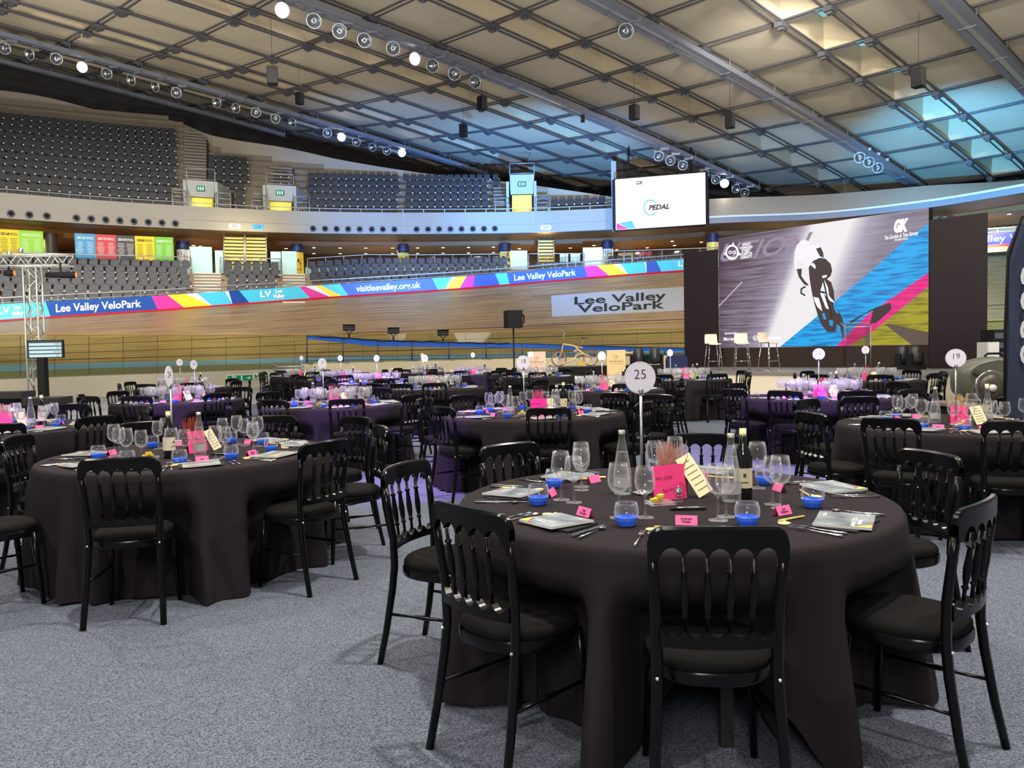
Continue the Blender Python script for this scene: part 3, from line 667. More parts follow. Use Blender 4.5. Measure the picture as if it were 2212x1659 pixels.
# ================================================================ CONCOURSE
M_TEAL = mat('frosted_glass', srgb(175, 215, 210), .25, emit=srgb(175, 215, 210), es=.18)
def glass_mat(name, tint, a):
    m = bpy.data.materials.new(name); m.use_nodes = True; nt = m.node_tree; nt.nodes.clear()
    o = nt.nodes.new('ShaderNodeOutputMaterial'); t = nt.nodes.new('ShaderNodeBsdfTransparent'); t.inputs[0].default_value = (*tint, 1)
    g = nt.nodes.new('ShaderNodeBsdfGlossy'); g.inputs['Roughness'].default_value = .03; mx = nt.nodes.new('ShaderNodeMixShader'); mx.inputs[0].default_value = a
    nt.links.new(t.outputs[0], mx.inputs[1]); nt.links.new(g.outputs[0], mx.inputs[2]); nt.links.new(mx.outputs[0], o.inputs[0]); return m
M_PANE = glass_mat('tinted_barrier_glass', (.84, .88, .54), .018); M_CLEAR = glass_mat('clear_panel', (.80, .84, .86), .10)
# frosted screens along the concourse
for pa, pb, z0_, z1_, d, nm in ((413, 459, 6.0, 7.75, .5, 'left of the double yellow stairs'), (466, 483, 6.0, 7.6, .8, 'slim, beside the stairs'), (586, 608, 6.0, 7.6, .8, 'right of the double yellow stairs'), (610, 642, 6.0, 7.6, .5, 'beside the poster column'), (1104, 1140, 6.0, 7.75, .5, 'left of the single yellow stair'), (1210, 1228, 6.3, 7.6, 1.2, 'small, right of the single stair'), (1233, 1254, 6.3, 7.6, 1.2, 'small, second right of the single stair'), (1260, 1302, 6.2, 7.9, .4, 'large, left of the bright screen')):
    mb = MB(); a, b = lb(pa, z0_, d), lb(pb, z0_, d); h = Vector((0, 0, z1_ - z0_)); t = Vector((0, .08, 0))
    mb.add([a, b, b + h, a + h, a + t, b + t, b + h + t, a + h + t], [(0, 1, 2, 3), (3, 2, 6, 7), (0, 3, 7, 4), (1, 5, 6, 2)])
    tag(obj('frosted_screen', mb, M_TEAL), 'pale frosted glass screen on the concourse, %s' % nm, 'glass screen', 'frosted concourse screens')
# long windows behind the centre and right tiers
for i, (pa, pb) in enumerate([(660, 702), (704, 757), (760, 816), (818, 869), (885, 928), (930, 984), (986, 1040), (1042, 1082)]):
    mb = MB(); mb.add([by(pa, 6.4, 9.3), by(pb, 6.4, 9.3), by(pb, 7.85, 9.3), by(pa, 7.85, 9.3)], [(0, 1, 2, 3)])
    struct('window_%d' % (i + 2), mb, emat('window_daylight', srgb(190, 225, 215), .75))
mb = MB(); mb.add([by(2060, 6.4, 9.3), by(2700, 6.4, 9.3), by(2700, 8.6, 9.3), by(2060, 8.6, 9.3)], [(0, 1, 2, 3)]); struct('window_12', mb, emat('window_daylight', srgb(190, 225, 215), .75))
# shop fronts on the right of the concourse
for pa, pb, z0_, z1_, c_, nm in ((1336, 1368, 7.7, 8.5, (205, 210, 195), 'white shop lightbox'), (1378, 1408, 8.0, 8.5, (190, 90, 110), 'pink and green shop banner'), (1385, 1400, 6.4, 7.9, (165, 160, 60), 'olive lit kiosk panel'), (1446, 1483, 6.8, 7.9, (150, 145, 105), 'beige glazed shop panel'), (1486, 1526, 6.8, 8.0, (160, 155, 120), 'second beige glazed shop panel'), (1410, 1444, 6.8, 7.6, (60, 40, 35), 'dark counter opening')):
    mb = MB(); a, b = by(pa, z0_, 8.6), by(pb, z0_, 8.6); h = Vector((0, 0, z1_ - z0_)); t = Vector((0, .15, 0))
    mb.add([a, b, b + h, a + h, a + t, b + t, b + h + t, a + h + t], [(0, 1, 2, 3), (3, 2, 6, 7), (0, 3, 7, 4), (1, 5, 6, 2)])
    tag(obj('shop_panel', mb, mat('shop_' + nm.replace(' ', '_'), srgb(*c_), .5, emit=srgb(*c_), es=.25)), '%s on the concourse below the bright screen' % nm, 'shop panel')
# glazed rail at the back of the lower tier
def glazed(pa, pb, z, d, lab, step=38, curve=lb, h=1.1):
    g = empty('glazed_barrier', curve(pa, z(pa), d), label=lab, cat='barrier'); o0 = g.location.copy()
    fr = MB(); gl = MB(); xs = [pa + (pb - pa) * i / max(1, round((pb - pa) / step)) for i in range(max(1, round((pb - pa) / step)) + 1)]
    for x in xs: fr.tube([curve(x, z(x), d) - o0, curve(x, z(x) + h, d) - o0], .03, 5)
    fr.tube([curve(x, z(x) + h, d) - o0 for x in rng(pa, pb, 14)], .03, 5)
    for u, v in zip(xs[:-1], xs[1:]): gl.add([curve(u + 1, z(u) + .05, d) - o0, curve(v - 1, z(v) + .05, d) - o0, curve(v - 1, z(v) + h - .12, d) - o0, curve(u + 1, z(u) + h - .12, d) - o0], [(0, 1, 2, 3)])
    obj('frame', fr, M_RAIL, g); o = obj('glass', gl, M_CLEAR, g)
z6 = lambda p: z0l(p)
glazed(-100, 412, z6, .30, 'long glazed barrier behind the left block of the lower tier', 50)
glazed(476, 606, z6, .3, 'glazed barrier in front of the double yellow stairs', 45)
glazed(664, 1096, z6, .3, 'glazed barrier behind the centre block of the lower tier', 40)
glazed(1142, 1262, z6, .3, 'glazed barrier in front of the single yellow stair', 40)
glazed(1308, 1552, z6, -.6, 'glazed barrier below the bright screen', 40)
# year banners hung under the balcony
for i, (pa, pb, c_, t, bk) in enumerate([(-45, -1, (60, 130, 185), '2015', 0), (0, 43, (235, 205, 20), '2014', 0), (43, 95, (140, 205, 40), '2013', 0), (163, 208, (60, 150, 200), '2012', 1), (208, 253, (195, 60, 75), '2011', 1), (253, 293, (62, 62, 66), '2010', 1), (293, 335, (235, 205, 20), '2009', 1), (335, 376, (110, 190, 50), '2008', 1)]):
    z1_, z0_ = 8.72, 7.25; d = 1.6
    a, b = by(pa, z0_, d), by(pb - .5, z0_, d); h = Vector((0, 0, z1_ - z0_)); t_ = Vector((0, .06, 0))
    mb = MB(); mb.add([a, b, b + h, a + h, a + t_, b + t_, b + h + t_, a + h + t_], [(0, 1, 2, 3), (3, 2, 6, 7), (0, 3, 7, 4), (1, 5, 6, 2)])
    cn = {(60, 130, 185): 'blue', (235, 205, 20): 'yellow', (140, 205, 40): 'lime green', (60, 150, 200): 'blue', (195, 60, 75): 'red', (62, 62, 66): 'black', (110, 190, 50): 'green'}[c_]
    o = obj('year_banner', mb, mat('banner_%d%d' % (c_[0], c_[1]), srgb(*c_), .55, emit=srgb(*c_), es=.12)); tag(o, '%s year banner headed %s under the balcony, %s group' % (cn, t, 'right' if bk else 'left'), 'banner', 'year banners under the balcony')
    u = (b - a); ul = u.length; un = u.normalized(); ctr = (a + b) / 2; nn_ = Vector((0, -.02, 0))
    tb = MB(); text_on(tb, t, lambda x, y: ctr + un * (x - ul * .2) + Vector((0, 0, 1.20 + y)) + nn_, .20, offset=.008)
    text_on(tb, 'CHAMPIONS\nOF THE TRACK', lambda x, y: ctr + un * (x + ul * .18) + Vector((0, 0, 1.2 + y)) + nn_, .08, offset=.003)
    rr = random.Random(i)
    for q in range(9):
        for sx in (-.25, .25):
            l_ = rr.uniform(.12, .2); c0 = ctr + un * (ul * sx) + Vector((0, 0, .95 - q * .09)) + nn_
            tb.add([c0 - un * l_, c0 + un * l_, c0 + un * l_ + Vector((0, 0, .025)), c0 - un * l_ + Vector((0, 0, .025))], [(0, 1, 2, 3)])
    obj('print', tb, mat('banner_ink_dark' if 'yellow' == cn else 'banner_ink', srgb(60, 50, 20) if cn == 'yellow' else srgb(225, 225, 215), .6), o)
# columns with posters
for px, c1, c2, d, nm in ((113, (50, 42, 36), None, 2.2, 'plain brown-grey column between the banner groups'), (398, (70, 60, 140), (190, 190, 195), 3, 'violet wrapped column with a helmet picture'), (645, (22, 38, 78), (225, 190, 40), 3, 'column with a black and yellow figure poster'), (873, (22, 38, 78), (200, 205, 90), 3, 'column with a green and yellow poster left of centre'), (1092, (22, 38, 78), (215, 210, 110), 3, 'column with a yellow and white poster'), (1313, (40, 45, 50), (205, 215, 205), 3.2, 'column with a green and white wrap under the bright screen edge'), (1540, (60, 60, 60), (225, 210, 120), 2.4, 'column with a yellow and white wrap by the left end of the stage screen'), (2040, (60, 60, 62), (190, 160, 135), 2.4, 'column with a portrait poster above the right stage wing')):
    p = by(px, 6.0, d); g = empty('poster_column', p, label=nm, cat='column')
    obj('shaft', MB().lathe([(.36, 0), (.36, 2.7)], 20), mat('col_%d' % px, srgb(*c1), .5), g)
    if c2:
        pz0, pz1 = (.35, 2.15) if px not in (1540, 2040) else (.6, 2.1)
        obj('poster', MB().lathe([(.385, pz0), (.385, pz1)], 20), mat('poster_%d' % px, srgb(*c2), .45, noise=(3, .25), emit=srgb(*c2), es=.08), g)
        pm = MB(); rr = random.Random(px)
        for q in range(12):
            a = -pi / 2 + rr.uniform(-.8, .8); z_ = rr.uniform(pz0 + .15, pz1 - .3); h_ = rr.uniform(.08, .3); wq = rr.uniform(.08, .22)
            pm.add([(.392 * cos(a - wq), .392 * sin(a - wq), z_), (.392 * cos(a + wq), .392 * sin(a + wq), z_), (.392 * cos(a + wq * .6), .392 * sin(a + wq * .6), z_ + h_), (.392 * cos(a - wq), .392 * sin(a - wq), z_ + h_)], [(0, 1, 2, 3)])
        obj('printed_figures', pm, mat('poster_ink_%d' % (px % 3), [(.02, .02, .02), (.05, .15, .12), (.25, .2, .15)][px % 3], .5), g)
        obj('collar', MB().lathe([(.40, pz1), (.44, pz1 + .1), (.40, pz1 + .45)], 16), mat('blue_collar', srgb(24, 40, 82), .5), g)
# yellow stairs from concourse up to the upper tier
M_YEL = mat('yellow_stair', srgb(222, 205, 110), .6, emit=srgb(222, 205, 110), es=.10); M_YR = mat('dark_riser', srgb(66, 60, 48), .8)  # slight glow in the yellow imitates brightly lit paint
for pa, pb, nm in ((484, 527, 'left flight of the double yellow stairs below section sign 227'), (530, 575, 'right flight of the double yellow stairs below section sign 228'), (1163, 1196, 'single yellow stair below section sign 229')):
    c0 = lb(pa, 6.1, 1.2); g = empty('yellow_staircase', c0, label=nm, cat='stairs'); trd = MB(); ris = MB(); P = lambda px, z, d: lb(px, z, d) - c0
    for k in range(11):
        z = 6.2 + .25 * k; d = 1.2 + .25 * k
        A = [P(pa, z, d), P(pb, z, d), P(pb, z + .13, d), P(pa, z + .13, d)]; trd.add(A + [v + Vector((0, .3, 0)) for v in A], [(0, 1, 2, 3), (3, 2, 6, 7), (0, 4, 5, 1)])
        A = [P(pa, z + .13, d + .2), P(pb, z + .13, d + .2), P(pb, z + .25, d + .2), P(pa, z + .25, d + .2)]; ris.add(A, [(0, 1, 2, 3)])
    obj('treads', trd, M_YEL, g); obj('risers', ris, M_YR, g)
    st2 = MB()
    for px in (pa - .5, pb + .5):
        st2.tube([P(px, 6.1, 1.1), P(px, 8.9, 3.9)], .07, 6); st2.tube([P(px, 7.1, 1.0), P(px, 9.6, 3.6)], .03, 5)
        for q in range(4): st2.tube([P(px, 6.2 + q * .8, 1.1 + q * .8), P(px, 7.1 + q * .8, 1.0 + q * .8)], .02, 4)
    obj('handrails', st2, M_RAIL, g)
    light('stair_fill', 'POINT', lb((pa + pb) / 2, 8.6, 1.2), 90, (1, .85, .5), None, .15)  # point light added to brighten the stairs, in place of the warm downlights
# ================================================================ GLASS BARRIER AND RAILS AROUND THE INFIELD
GT = [(-500, 726), (0, 724), (630, 724), (700, 722), (970, 719), (1300, 712.5), (1479, 708), (1800, 700), (2212, 690), (2700, 680)]
gb = empty('glass_barrier', label='long yellowish glass barrier along the inner edge of the wooden track', cat='barrier'); 
def gl_pt(px, top):
    Y = interp(TI, px, 1) - 1.35
    return uny(px, interp(GT, px, 1), Y) if top else hpt(px, Y, .80)
mb = MB(); mb.grid([[gl_pt(p, 0), gl_pt(p, 1)] for p in PXS], 0, True); obj('glass', mb, M_PANE, gb)
mb = MB(); mb.tube([gl_pt(p, 1) for p in PXS], .014, 5, cap=False); obj('top_edge', mb, mat('amber_edge', srgb(180, 140, 50), .4), gb)
mb = MB()
for x in range(-400, 2700, 74): mb.tube([gl_pt(x, 0), gl_pt(x, 1)], .009, 4)
obj('joints', mb, mat('dark_joint', (.05, .05, .04), .5), gb)
# metal rail with blue-lit mesh above the cream wall
RTP = [(663, 725), (741, 729.5), (816, 735), (890, 737), (970, 739), (1050, 741), (1128, 742), (1200, 744.5), (1284, 747.5), (1360, 749.5), (1436, 751), (1479, 752), (1900, 756)]
def rl_pt(px, f):
    Y = interp(TI, px, 1) - 1.8; b = hpt(px, Y, .96); t = uny(px, interp(RTP, px, 1), Y); return b.lerp(t, f)
RR = [(663, 1900, 'guard_rail')]
gr = empty('guard_rail', label='dark metal guard rail with blue mesh strip standing on the cream wall', cat='railing')
xs_ = rng(663, 1560, 60)
mb = MB(); mb.tube([rl_pt(p, 1) for p in xs_], .03, 6); mb.tube([rl_pt(p, .10) for p in xs_], .02, 5); mb.tube([rl_pt(p, .26) for p in xs_], .02, 5); obj('rails', mb, mat('dark_rail', srgb(80, 84, 92), .4, metal=.6), gr)
for px in (663, 741, 816, 890, 970, 1050, 1128, 1206, 1284, 1360, 1436, 1512):
    mb = MB(); mb.tube([rl_pt(px, 0), rl_pt(px, 1)], .035, 6); b = rl_pt(px, 0); mb.box(b + Vector((0, 0, .02)), (.5, .2, .05)); obj('post', mb, mat('dark_rail', srgb(80, 84, 92), .4, metal=.6), gr)
mb = MB(); 
mb.grid([[rl_pt(p, .98), rl_pt(p, .98 - .26 * min(1, (p - 600) / 200) - max(0, (p - 1100) * .0005))] for p in xs_], 0, True); obj('mesh_strip', mb, mat('blue_mesh', srgb(20, 80, 170), .6, emit=srgb(10, 90, 220), es=.08), gr)
mb = MB(); mb.tube([rl_pt(p, .99) + Vector((0, -.05, .02 * sin(p * .15))) for p in rng(690, 1100, 80)], .02, 5); tag(obj('power_cable', mb, M_BLACK), 'thin black power cable draped along the top of the blue mesh rail', 'cable')
# flood lamps clamped on the rail
for i, (px, py) in enumerate([(754, 708), (850, 714), (957, 719)]):
    Y = interp(TI, px, 1) - 1.8; p = uny(px, py, Y); sc = 1.0; g = empty('rail_flood_lamp', p, .1, 'black wide flood lamp clamped on the blue mesh rail, %s of three' % ['leftmost', 'middle one', 'rightmost'][i], 'floodlight', 'flood lamps on the rail')
    obj('head', MB().box((0, 0, 0), (.52, .18, .26)).box((0, -.10, .13), (.54, .22, .02)), M_BLACK, g); obj('louvres', MB().box((0, -.093, .04), (.46, .01, .03)).box((0, -.093, -.05), (.46, .01, .03)), mat('louvre', srgb(70, 70, 75), .5), g)
    q = rl_pt(px, 1) - p; obj('clamp', MB().tube([(-.2, 0, -.1), (-.05, 0, -.2), q], .02, 5).tube([(.2, 0, -.1), (.05, 0, -.2), q], .02, 5), M_BLACK, g)
# ramp handrail left of the cream wall and escape signs
mb = MB(); P = lambda px, z, Y: hpt(px, Y, z)
for z in (.86, .72): mb.tube([P(586, z + .1, 33.8), P(600, z, 33.6), P(656, z, 33.4)], .05, 6)
mb.tube([P(590, .86, 33.8), P(590, 0, 33.8)], .04, 6); tag(obj('ramp_handrail', mb, M_RAIL), 'short double grey handrail left of the cream wall end', 'handrail')
for pa, pb, t, nm in ((490, 546, 'Fire\nexit', 'larger green fire exit sign with running figure and arrow on the grey wall'), (548, 581, 'Fresh\nair', 'smaller green exit sign with arrow, right of the fire exit sign')):
    Yw = lambda px: interp(TI, px, 1) - 1.66
    z0_, z1_ = (.30, .60) if pa == 490 else (.40, .62)
    a, b = hpt(pa, Yw(pa), z0_), hpt(pb, Yw(pb), z0_); h = Vector((0, 0, z1_ - z0_)); u = (b - a); un = u.normalized(); nn_ = Vector((un.y, -un.x, 0)) * .02
    o = obj('exit_sign', MB().add([a, b, b + h, a + h], [(0, 1, 2, 3)]).add([a - nn_, b - nn_, b + h - nn_, a + h - nn_], [(3, 2, 1, 0)]), mat('sign_board_white', srgb(225, 230, 220), .5)); tag(o, nm, 'sign')
    gm = MB(); m_ = .03; gm.add([a + un * m_ + Vector((0, 0, m_)) + nn_, b - un * m_ + Vector((0, 0, m_)) + nn_, b + h - un * m_ - Vector((0, 0, m_)) + nn_, a + h + un * m_ - Vector((0, 0, m_)) + nn_], [(0, 1, 2, 3)]); obj('green_field', gm, mat('escape_green', srgb(0, 125, 75), .5), o)
    wm_ = MB(); c0 = a + u * .27 + h * .5 + nn_ * 2; text_on(wm_, t, lambda x, y: c0 + un * x + Vector((0, 0, y)), h.z * .42, offset=.004)
    c1 = a + u * .82 + h * .5 + nn_ * 2; s_ = h.z * .3
    for q in [[(-1, -.15), (.3, -.15), (.3, .15), (-1, .15)], [(.1, -.8), (1, 0), (.1, .8), (.1, .4), (.5, 0), (.1, -.4)]]: wm_.add([c1 + un * (x * s_) + Vector((0, 0, z * s_)) for x, z in q], [list(range(len(q)))])
    if pa == 490:
        c2 = a + u * .55 + h * .5 + nn_ * 2; wm_.lathe([(0, 0), (.03, 0)], 8, c2 + Vector((0, 0, .07)), axis=Matrix.Rotation(pi / 2, 3, 'X'))
        for q in [[(-.03, -.02), (.03, 0), (.03, .05), (-.02, .05)], [(-.03, -.02), (.0, 0), (-.02, -.1), (-.06, -.1)], [(.0, 0), (.03, 0), (.08, -.08), (.05, -.1)]]: wm_.add([c2 + un * x + Vector((0, 0, z)) for x, z in q], [list(range(len(q)))])
    obj('lettering', wm_, mat('sign_white_ink', (.8, .82, .8), .5), o)
# ================================================================ BIG SCREEN UNDER THE ROOF
def plane_frame(tl, tr, br_, bl_):
    u = (tr - tl).normalized(); v = (bl_ - tl); v = (v - u * v.dot(u)).normalized(); n = u.cross(v); return u, -v, n
YS = (50.0, 49.0)
a, b = uny(1330.5, 497, YS[0]), uny(1524.5, 484, YS[1]); up_ = Vector((0, 0, 1)); hS = 108.5 / F * 49.5
u_ = (b - a); un = u_.normalized(); nS = Vector((un.y, -un.x, 0)).normalized(); ctrS = (a + b) / 2 + up_ * hS / 2
scr = empty('video_screen', ctrS, label='big bright white video screen with PEDAL logo hanging under the roof edge', cat='screen')
def sp(px, py, off=.0): return onplane(px, py, ctrS + nS * off, nS) - ctrS
obj('display', MB().add([a - ctrS, b - ctrS, b + up_ * hS - ctrS, a + up_ * hS - ctrS], [(0, 1, 2, 3)]), emat('screen_white', (1, .99, 1), 1.5), scr)
bz = MB()
for p_, q_ in ((a, b), (a + up_ * hS, b + up_ * hS)): bz.tube([p_ - ctrS - un * .1 - nS * .1, q_ - ctrS + un * .1 - nS * .1], .10, 4)
for p_ in (a - un * .12, b + un * .1): bz.tube([p_ - ctrS - nS * .1, p_ - ctrS + up_ * hS - nS * .1], .10, 4)
bz.box((-nS * .4), (u_.length, .5, hS), rot=atan2(un.y, un.x)); obj('casing', bz, M_BLACK, scr)
CYs = emat('screen_cyan', srgb(85, 195, 240), 1.2); MGs = emat('screen_magenta', srgb(230, 40, 180), 1.2)
def poly_on(fn, pts, off): return [fn(x, y, off) for x, y in pts], [list(range(len(pts)))]
def c3(x, y): return (1300 + x / 6.38, 360 + y / 6.38)
obj('cyan_facet', MB().add(*poly_on(sp, [c3(*q) for q in [(230, 780), (420, 745), (465, 848), (375, 856)]], .02)), CYs, scr)
obj('magenta_facet', MB().add(*poly_on(sp, [c3(*q) for q in [(203, 775), (372, 856), (203, 870)]], .02)), MGs, scr)
gm = MB(); R1, R2 = 17.0, 14.6; cx_, cy_ = c3(672, 565)
angs = [radians(x) for x in range(38, 330, 4)]
for q in range(len(angs) - 1):
    pts = [(cx_ + R2 * .88 * cos(angs[q]), cy_ - R2 * sin(angs[q])), (cx_ + R1 * .88 * cos(angs[q]), cy_ - R1 * sin(angs[q])), (cx_ + R1 * .88 * cos(angs[q + 1]), cy_ - R1 * sin(angs[q + 1])), (cx_ + R2 * .88 * cos(angs[q + 1]), cy_ - R2 * sin(angs[q + 1]))]; gm.add(*poly_on(sp, pts, .03))
for d_ in range(40, 330, 26):
    t = radians(d_); pts = [(cx_ + r_ * .88 * cos(t + e_), cy_ - r_ * sin(t + e_)) for r_, e_ in ((R1 - .5, -.10), (R1 + 2.2, -.06), (R1 + 2.2, .06), (R1 - .5, .10))]; gm.add(*poly_on(sp, pts, .03))
obj('gear_logo', gm, CYs, scr)
tb = MB(); c0 = sp(*c3(788, 560), .04); text_on(tb, 'PEDAL', lambda x, y: c0 + un * x + up_ * y, .42, width=1.28, offset=.02, shear=.25); obj('lettering', tb, emat('screen_dark', (.02, 0, .03), .3), scr)
tb = MB(); c1 = sp(*c3(515, 225), .04); text_on(tb, 'GK', lambda x, y: c1 + un * x + up_ * y, .3, offset=.01, shear=.2); obj('small_logo', tb, emat('screen_dark', (.02, 0, .03), .3), scr)
hg = MB()
for s_ in (-.35, .35): hg.tube([un * (u_.length * s_) + up_ * hS / 2 - nS * .4, un * (u_.length * s_) + up_ * (hS / 2 + 2.0) - nS * .4], .06, 6)
obj('hangers', hg, M_BLACK, scr)
# ================================================================ STAGE
LD = Vector((.624, -.782, 0)).normalized(); LN = Vector((-.782, -.624, 0)).normalized()   # along the screen, towards the guests
LP = uny(1552, 751, 26.0)
def led(px, py, off=0.0): return onplane(px, py, LP + LN * off, LN)
tl_, tr_, br_, bl_ = led(1552.4, 513.5), led(2006.5, 449.5), led(2005, 745.5), led(1552.4, 751)
zt_, zb_ = (tl_.z + tr_.z) / 2, (br_.z + bl_.z) / 2
A_, B_ = Vector((tl_.x, tl_.y, 0)), Vector((tr_.x, tr_.y, 0)); LW = (B_ - A_).length; LH = zt_ - zb_
stz = .70
def stp(s, d, z): p = A_ + LD * s - LN * (-d); return Vector((p.x, p.y, z))
sg = empty('stage', stp(LW / 2, 2, 0), label='raised stage with grey top and cream front below the big picture screen', cat='stage'); o0 = sg.location.copy()
c_ = [stp(-1.0, -1.2, 0), stp(LW + 1.7, -1.2, 0), stp(LW + 1.7, 4.0, 0), stp(-1.0, 4.0, 0)]
mb = MB(); mb.add([p - o0 + Vector((0, 0, stz - .06)) for p in c_] + [p - o0 + Vector((0, 0, stz)) for p in c_], [(0, 1, 2, 3)[::-1], (4, 5, 6, 7), (0, 1, 5, 4), (1, 2, 6, 5), (2, 3, 7, 6), (3, 0, 4, 7)]); obj('deck', mb, mat('stage_deck', srgb(120, 118, 114), .5), sg)
mb = MB(); c2 = [stp(-.95, -1.2, 0), stp(LW + 1.65, -1.2, 0), stp(LW + 1.65, 3.95, 0), stp(-.95, 3.95, 0)]
mb.add([p - o0 for p in c2] + [p - o0 + Vector((0, 0, stz - .06)) for p in c2], [(0, 1, 5, 4), (1, 2, 6, 5), (2, 3, 7, 6), (3, 0, 4, 7)]); obj('skirt', mb, mat('cream_skirt', srgb(226, 212, 186), .6), sg)
mb = MB(); q = stp(2.4, 3.965, .03) - o0; mb.add([q, q + LD * .6, q + LD * .6 + Vector((0, 0, .55)), q + Vector((0, 0, .55))], [(0, 1, 2, 3)]); obj('dark_opening', mb, M_BLACK, sg)
# screen body, black wings and base
ctrL = (A_ + B_) / 2 + Vector((0, 0, (zt_ + zb_) / 2)); lsc = empty('stage_screen', ctrL, label='large stage screen showing a track cyclist over grey, white, blue, pink and olive stripes', cat='screen')
def ls(px, py, off=.0): return onplane(px, py, LP + LN * off, LN) - ctrL
def lq(u, v, off=.004): return A_ + LD * (u * LW) + Vector((0, 0, zt_ - v * LH)) + LN * off - ctrL
def led_mat():
    m = bpy.data.materials.new('screen_photo_grey'); m.use_nodes = True; nt = m.node_tree; b = nt.nodes['Principled BSDF']; b.inputs['Base Color'].default_value = (.01, .01, .01, 1)
    uv = nt.nodes.new('ShaderNodeUVMap'); uv.uv_map = 'uv'
    mp = nt.nodes.new('ShaderNodeMapping'); mp.inputs['Rotation'].default_value = (0, 0, .28); mp.inputs['Scale'].default_value = (3, 42, 1)
    n = nt.nodes.new('ShaderNodeTexNoise'); n.inputs['Scale'].default_value = 1; n.inputs['Detail'].default_value = 7; n.inputs['Roughness'].default_value = .75
    r = nt.nodes.new('ShaderNodeValToRGB'); r.color_ramp.elements[0].position = .40; r.color_ramp.elements[0].color = (*srgb(72, 58, 68), 1); r.color_ramp.elements[1].position = .66; r.color_ramp.elements[1].color = (*srgb(190, 180, 205), 1)
    sx = nt.nodes.new('ShaderNodeSeparateXYZ')
    # dark left side of the displayed picture, bright centre
    cr = nt.nodes.new('ShaderNodeValToRGB'); e = cr.color_ramp.elements
    e[0].position = .0; e[0].color = (*srgb(76, 52, 74), 1); e[1].position = 1; e[1].color = (*srgb(140, 132, 155), 1)
    for ps, c in ((.20, (84, 60, 76)), (.34, (112, 92, 112)), (.45, (190, 178, 205)), (.50, (255, 250, 255)), (.69, (255, 252, 255)), (.77, (196, 186, 212)), (.86, (150, 142, 165))):
        x = e.new(ps); x.color = (*srgb(*c), 1)
    mx = nt.nodes.new('ShaderNodeMix'); mx.data_type = 'RGBA'; mx.blend_type = 'MIX'; mx.inputs[0].default_value = .42
    nt.links.new(uv.outputs[0], mp.inputs[0]); nt.links.new(mp.outputs[0], n.inputs['Vector']); nt.links.new(n.outputs[0], r.inputs[0])
    nt.links.new(uv.outputs[0], sx.inputs[0]); dg = nt.nodes.new('ShaderNodeMath'); dg.operation = 'MULTIPLY_ADD'; dg.inputs[1].default_value = -.24; ad_ = nt.nodes.new('ShaderNodeMath'); ad_.operation = 'ADD'
    nt.links.new(sx.outputs[1], dg.inputs[0]); dg.inputs[2].default_value = .24; nt.links.new(dg.outputs[0], ad_.inputs[0]); nt.links.new(sx.outputs[0], ad_.inputs[1]); nt.links.new(ad_.outputs[0], cr.inputs[0]); nt.links.new(cr.outputs[0], mx.inputs[6])
    # planks of the displayed picture: streaks everywhere but in the burnt-out beam and the top left corner
    fr_ = nt.nodes.new('ShaderNodeValToRGB'); q = fr_.color_ramp.elements; q[0].position = .05; q[0].color = (.12, .12, .12, 1); q[1].position = 1; q[1].color = (.4, .4, .4, 1)
    for ps, c in ((.30, .62), (.46, .45), (.51, .0), (.68, .0), (.78, .35)):
        x = q.new(ps); x.color = (c, c, c, 1)
    nt.links.new(ad_.outputs[0], fr_.inputs[0]); nt.links.new(fr_.outputs[0], mx.inputs[0]); nt.links.new(r.outputs[0], mx.inputs[7]); nt.links.new(mx.outputs[2], b.inputs['Emission Color']); b.inputs['Emission Strength'].default_value = .85
    return m
def stripe_mat(name, c1, c2, s=.9):
    m = bpy.data.materials.new(name); m.use_nodes = True; nt = m.node_tree; b = nt.nodes['Principled BSDF']; b.inputs['Base Color'].default_value = (.01, .01, .01, 1)
    tc = nt.nodes.new('ShaderNodeTexCoord'); mp = nt.nodes.new('ShaderNodeMapping'); mp.inputs['Rotation'].default_value = (.25, 0, .3); mp.inputs['Scale'].default_value = (1.2, 1.2, 12)
    n = nt.nodes.new('ShaderNodeTexNoise'); n.inputs['Scale'].default_value = 1.3; n.inputs['Detail'].default_value = 6; r = nt.nodes.new('ShaderNodeValToRGB')
    r.color_ramp.elements[0].position = .36; r.color_ramp.elements[0].color = (*c2, 1); r.color_ramp.elements[1].position = .55; r.color_ramp.elements[1].color = (*c1, 1)
    nt.links.new(tc.outputs['Object'], mp.inputs[0]); nt.links.new(mp.outputs[0], n.inputs['Vector']); nt.links.new(n.outputs[0], r.inputs[0]); nt.links.new(r.outputs[0], b.inputs['Emission Color']); b.inputs['Emission Strength'].default_value = s
    return m
mb = MB(); rws = [[lq(i / 12, j / 6, .004) for j in range(7)] for i in range(13)]; mb.grid(rws, 0, False, [[(i / 12, 1 - j / 6) for j in range(7)] for i in range(13)]); obj('picture', mb, led_mat(), lsc)
def c1(x, y): return (1540 + x / 4.424, 440 + y / 4.424)
def art(name, polys, mt, off):
    mb = MB()
    for pl in polys:
        if len(pl) == 4 or name in ('white_glow',): pass
        mb.add(*poly_on(ls, [c1(*q) for q in pl], off))
    return obj(name, mb, mt, lsc)
E_ = lambda n, c, s=.95: emat('led_' + n, srgb(*c), s)
0 and art('dark_field', [[(57, 330), (420, 262), (560, 560), (700, 790), (380, 765), (300, 765), (57, 985)], [(57, 985), (160, 960), (190, 1160), (230, 1360), (57, 1370)]], E_('dark', (84, 58, 76)), .008)
0 and art('white_beam', [[(1060, 205), (1200, 180), (1150, 420), (1180, 920), (1000, 1070), (640, 1365), (560, 1365), (900, 1130), (930, 760), (800, 700), (980, 420)], [(1100, 430), (1400, 150), (1450, 240), (1560, 560), (1180, 920), (1080, 700)]], E_('white', (250, 245, 255), 1.05), .010)
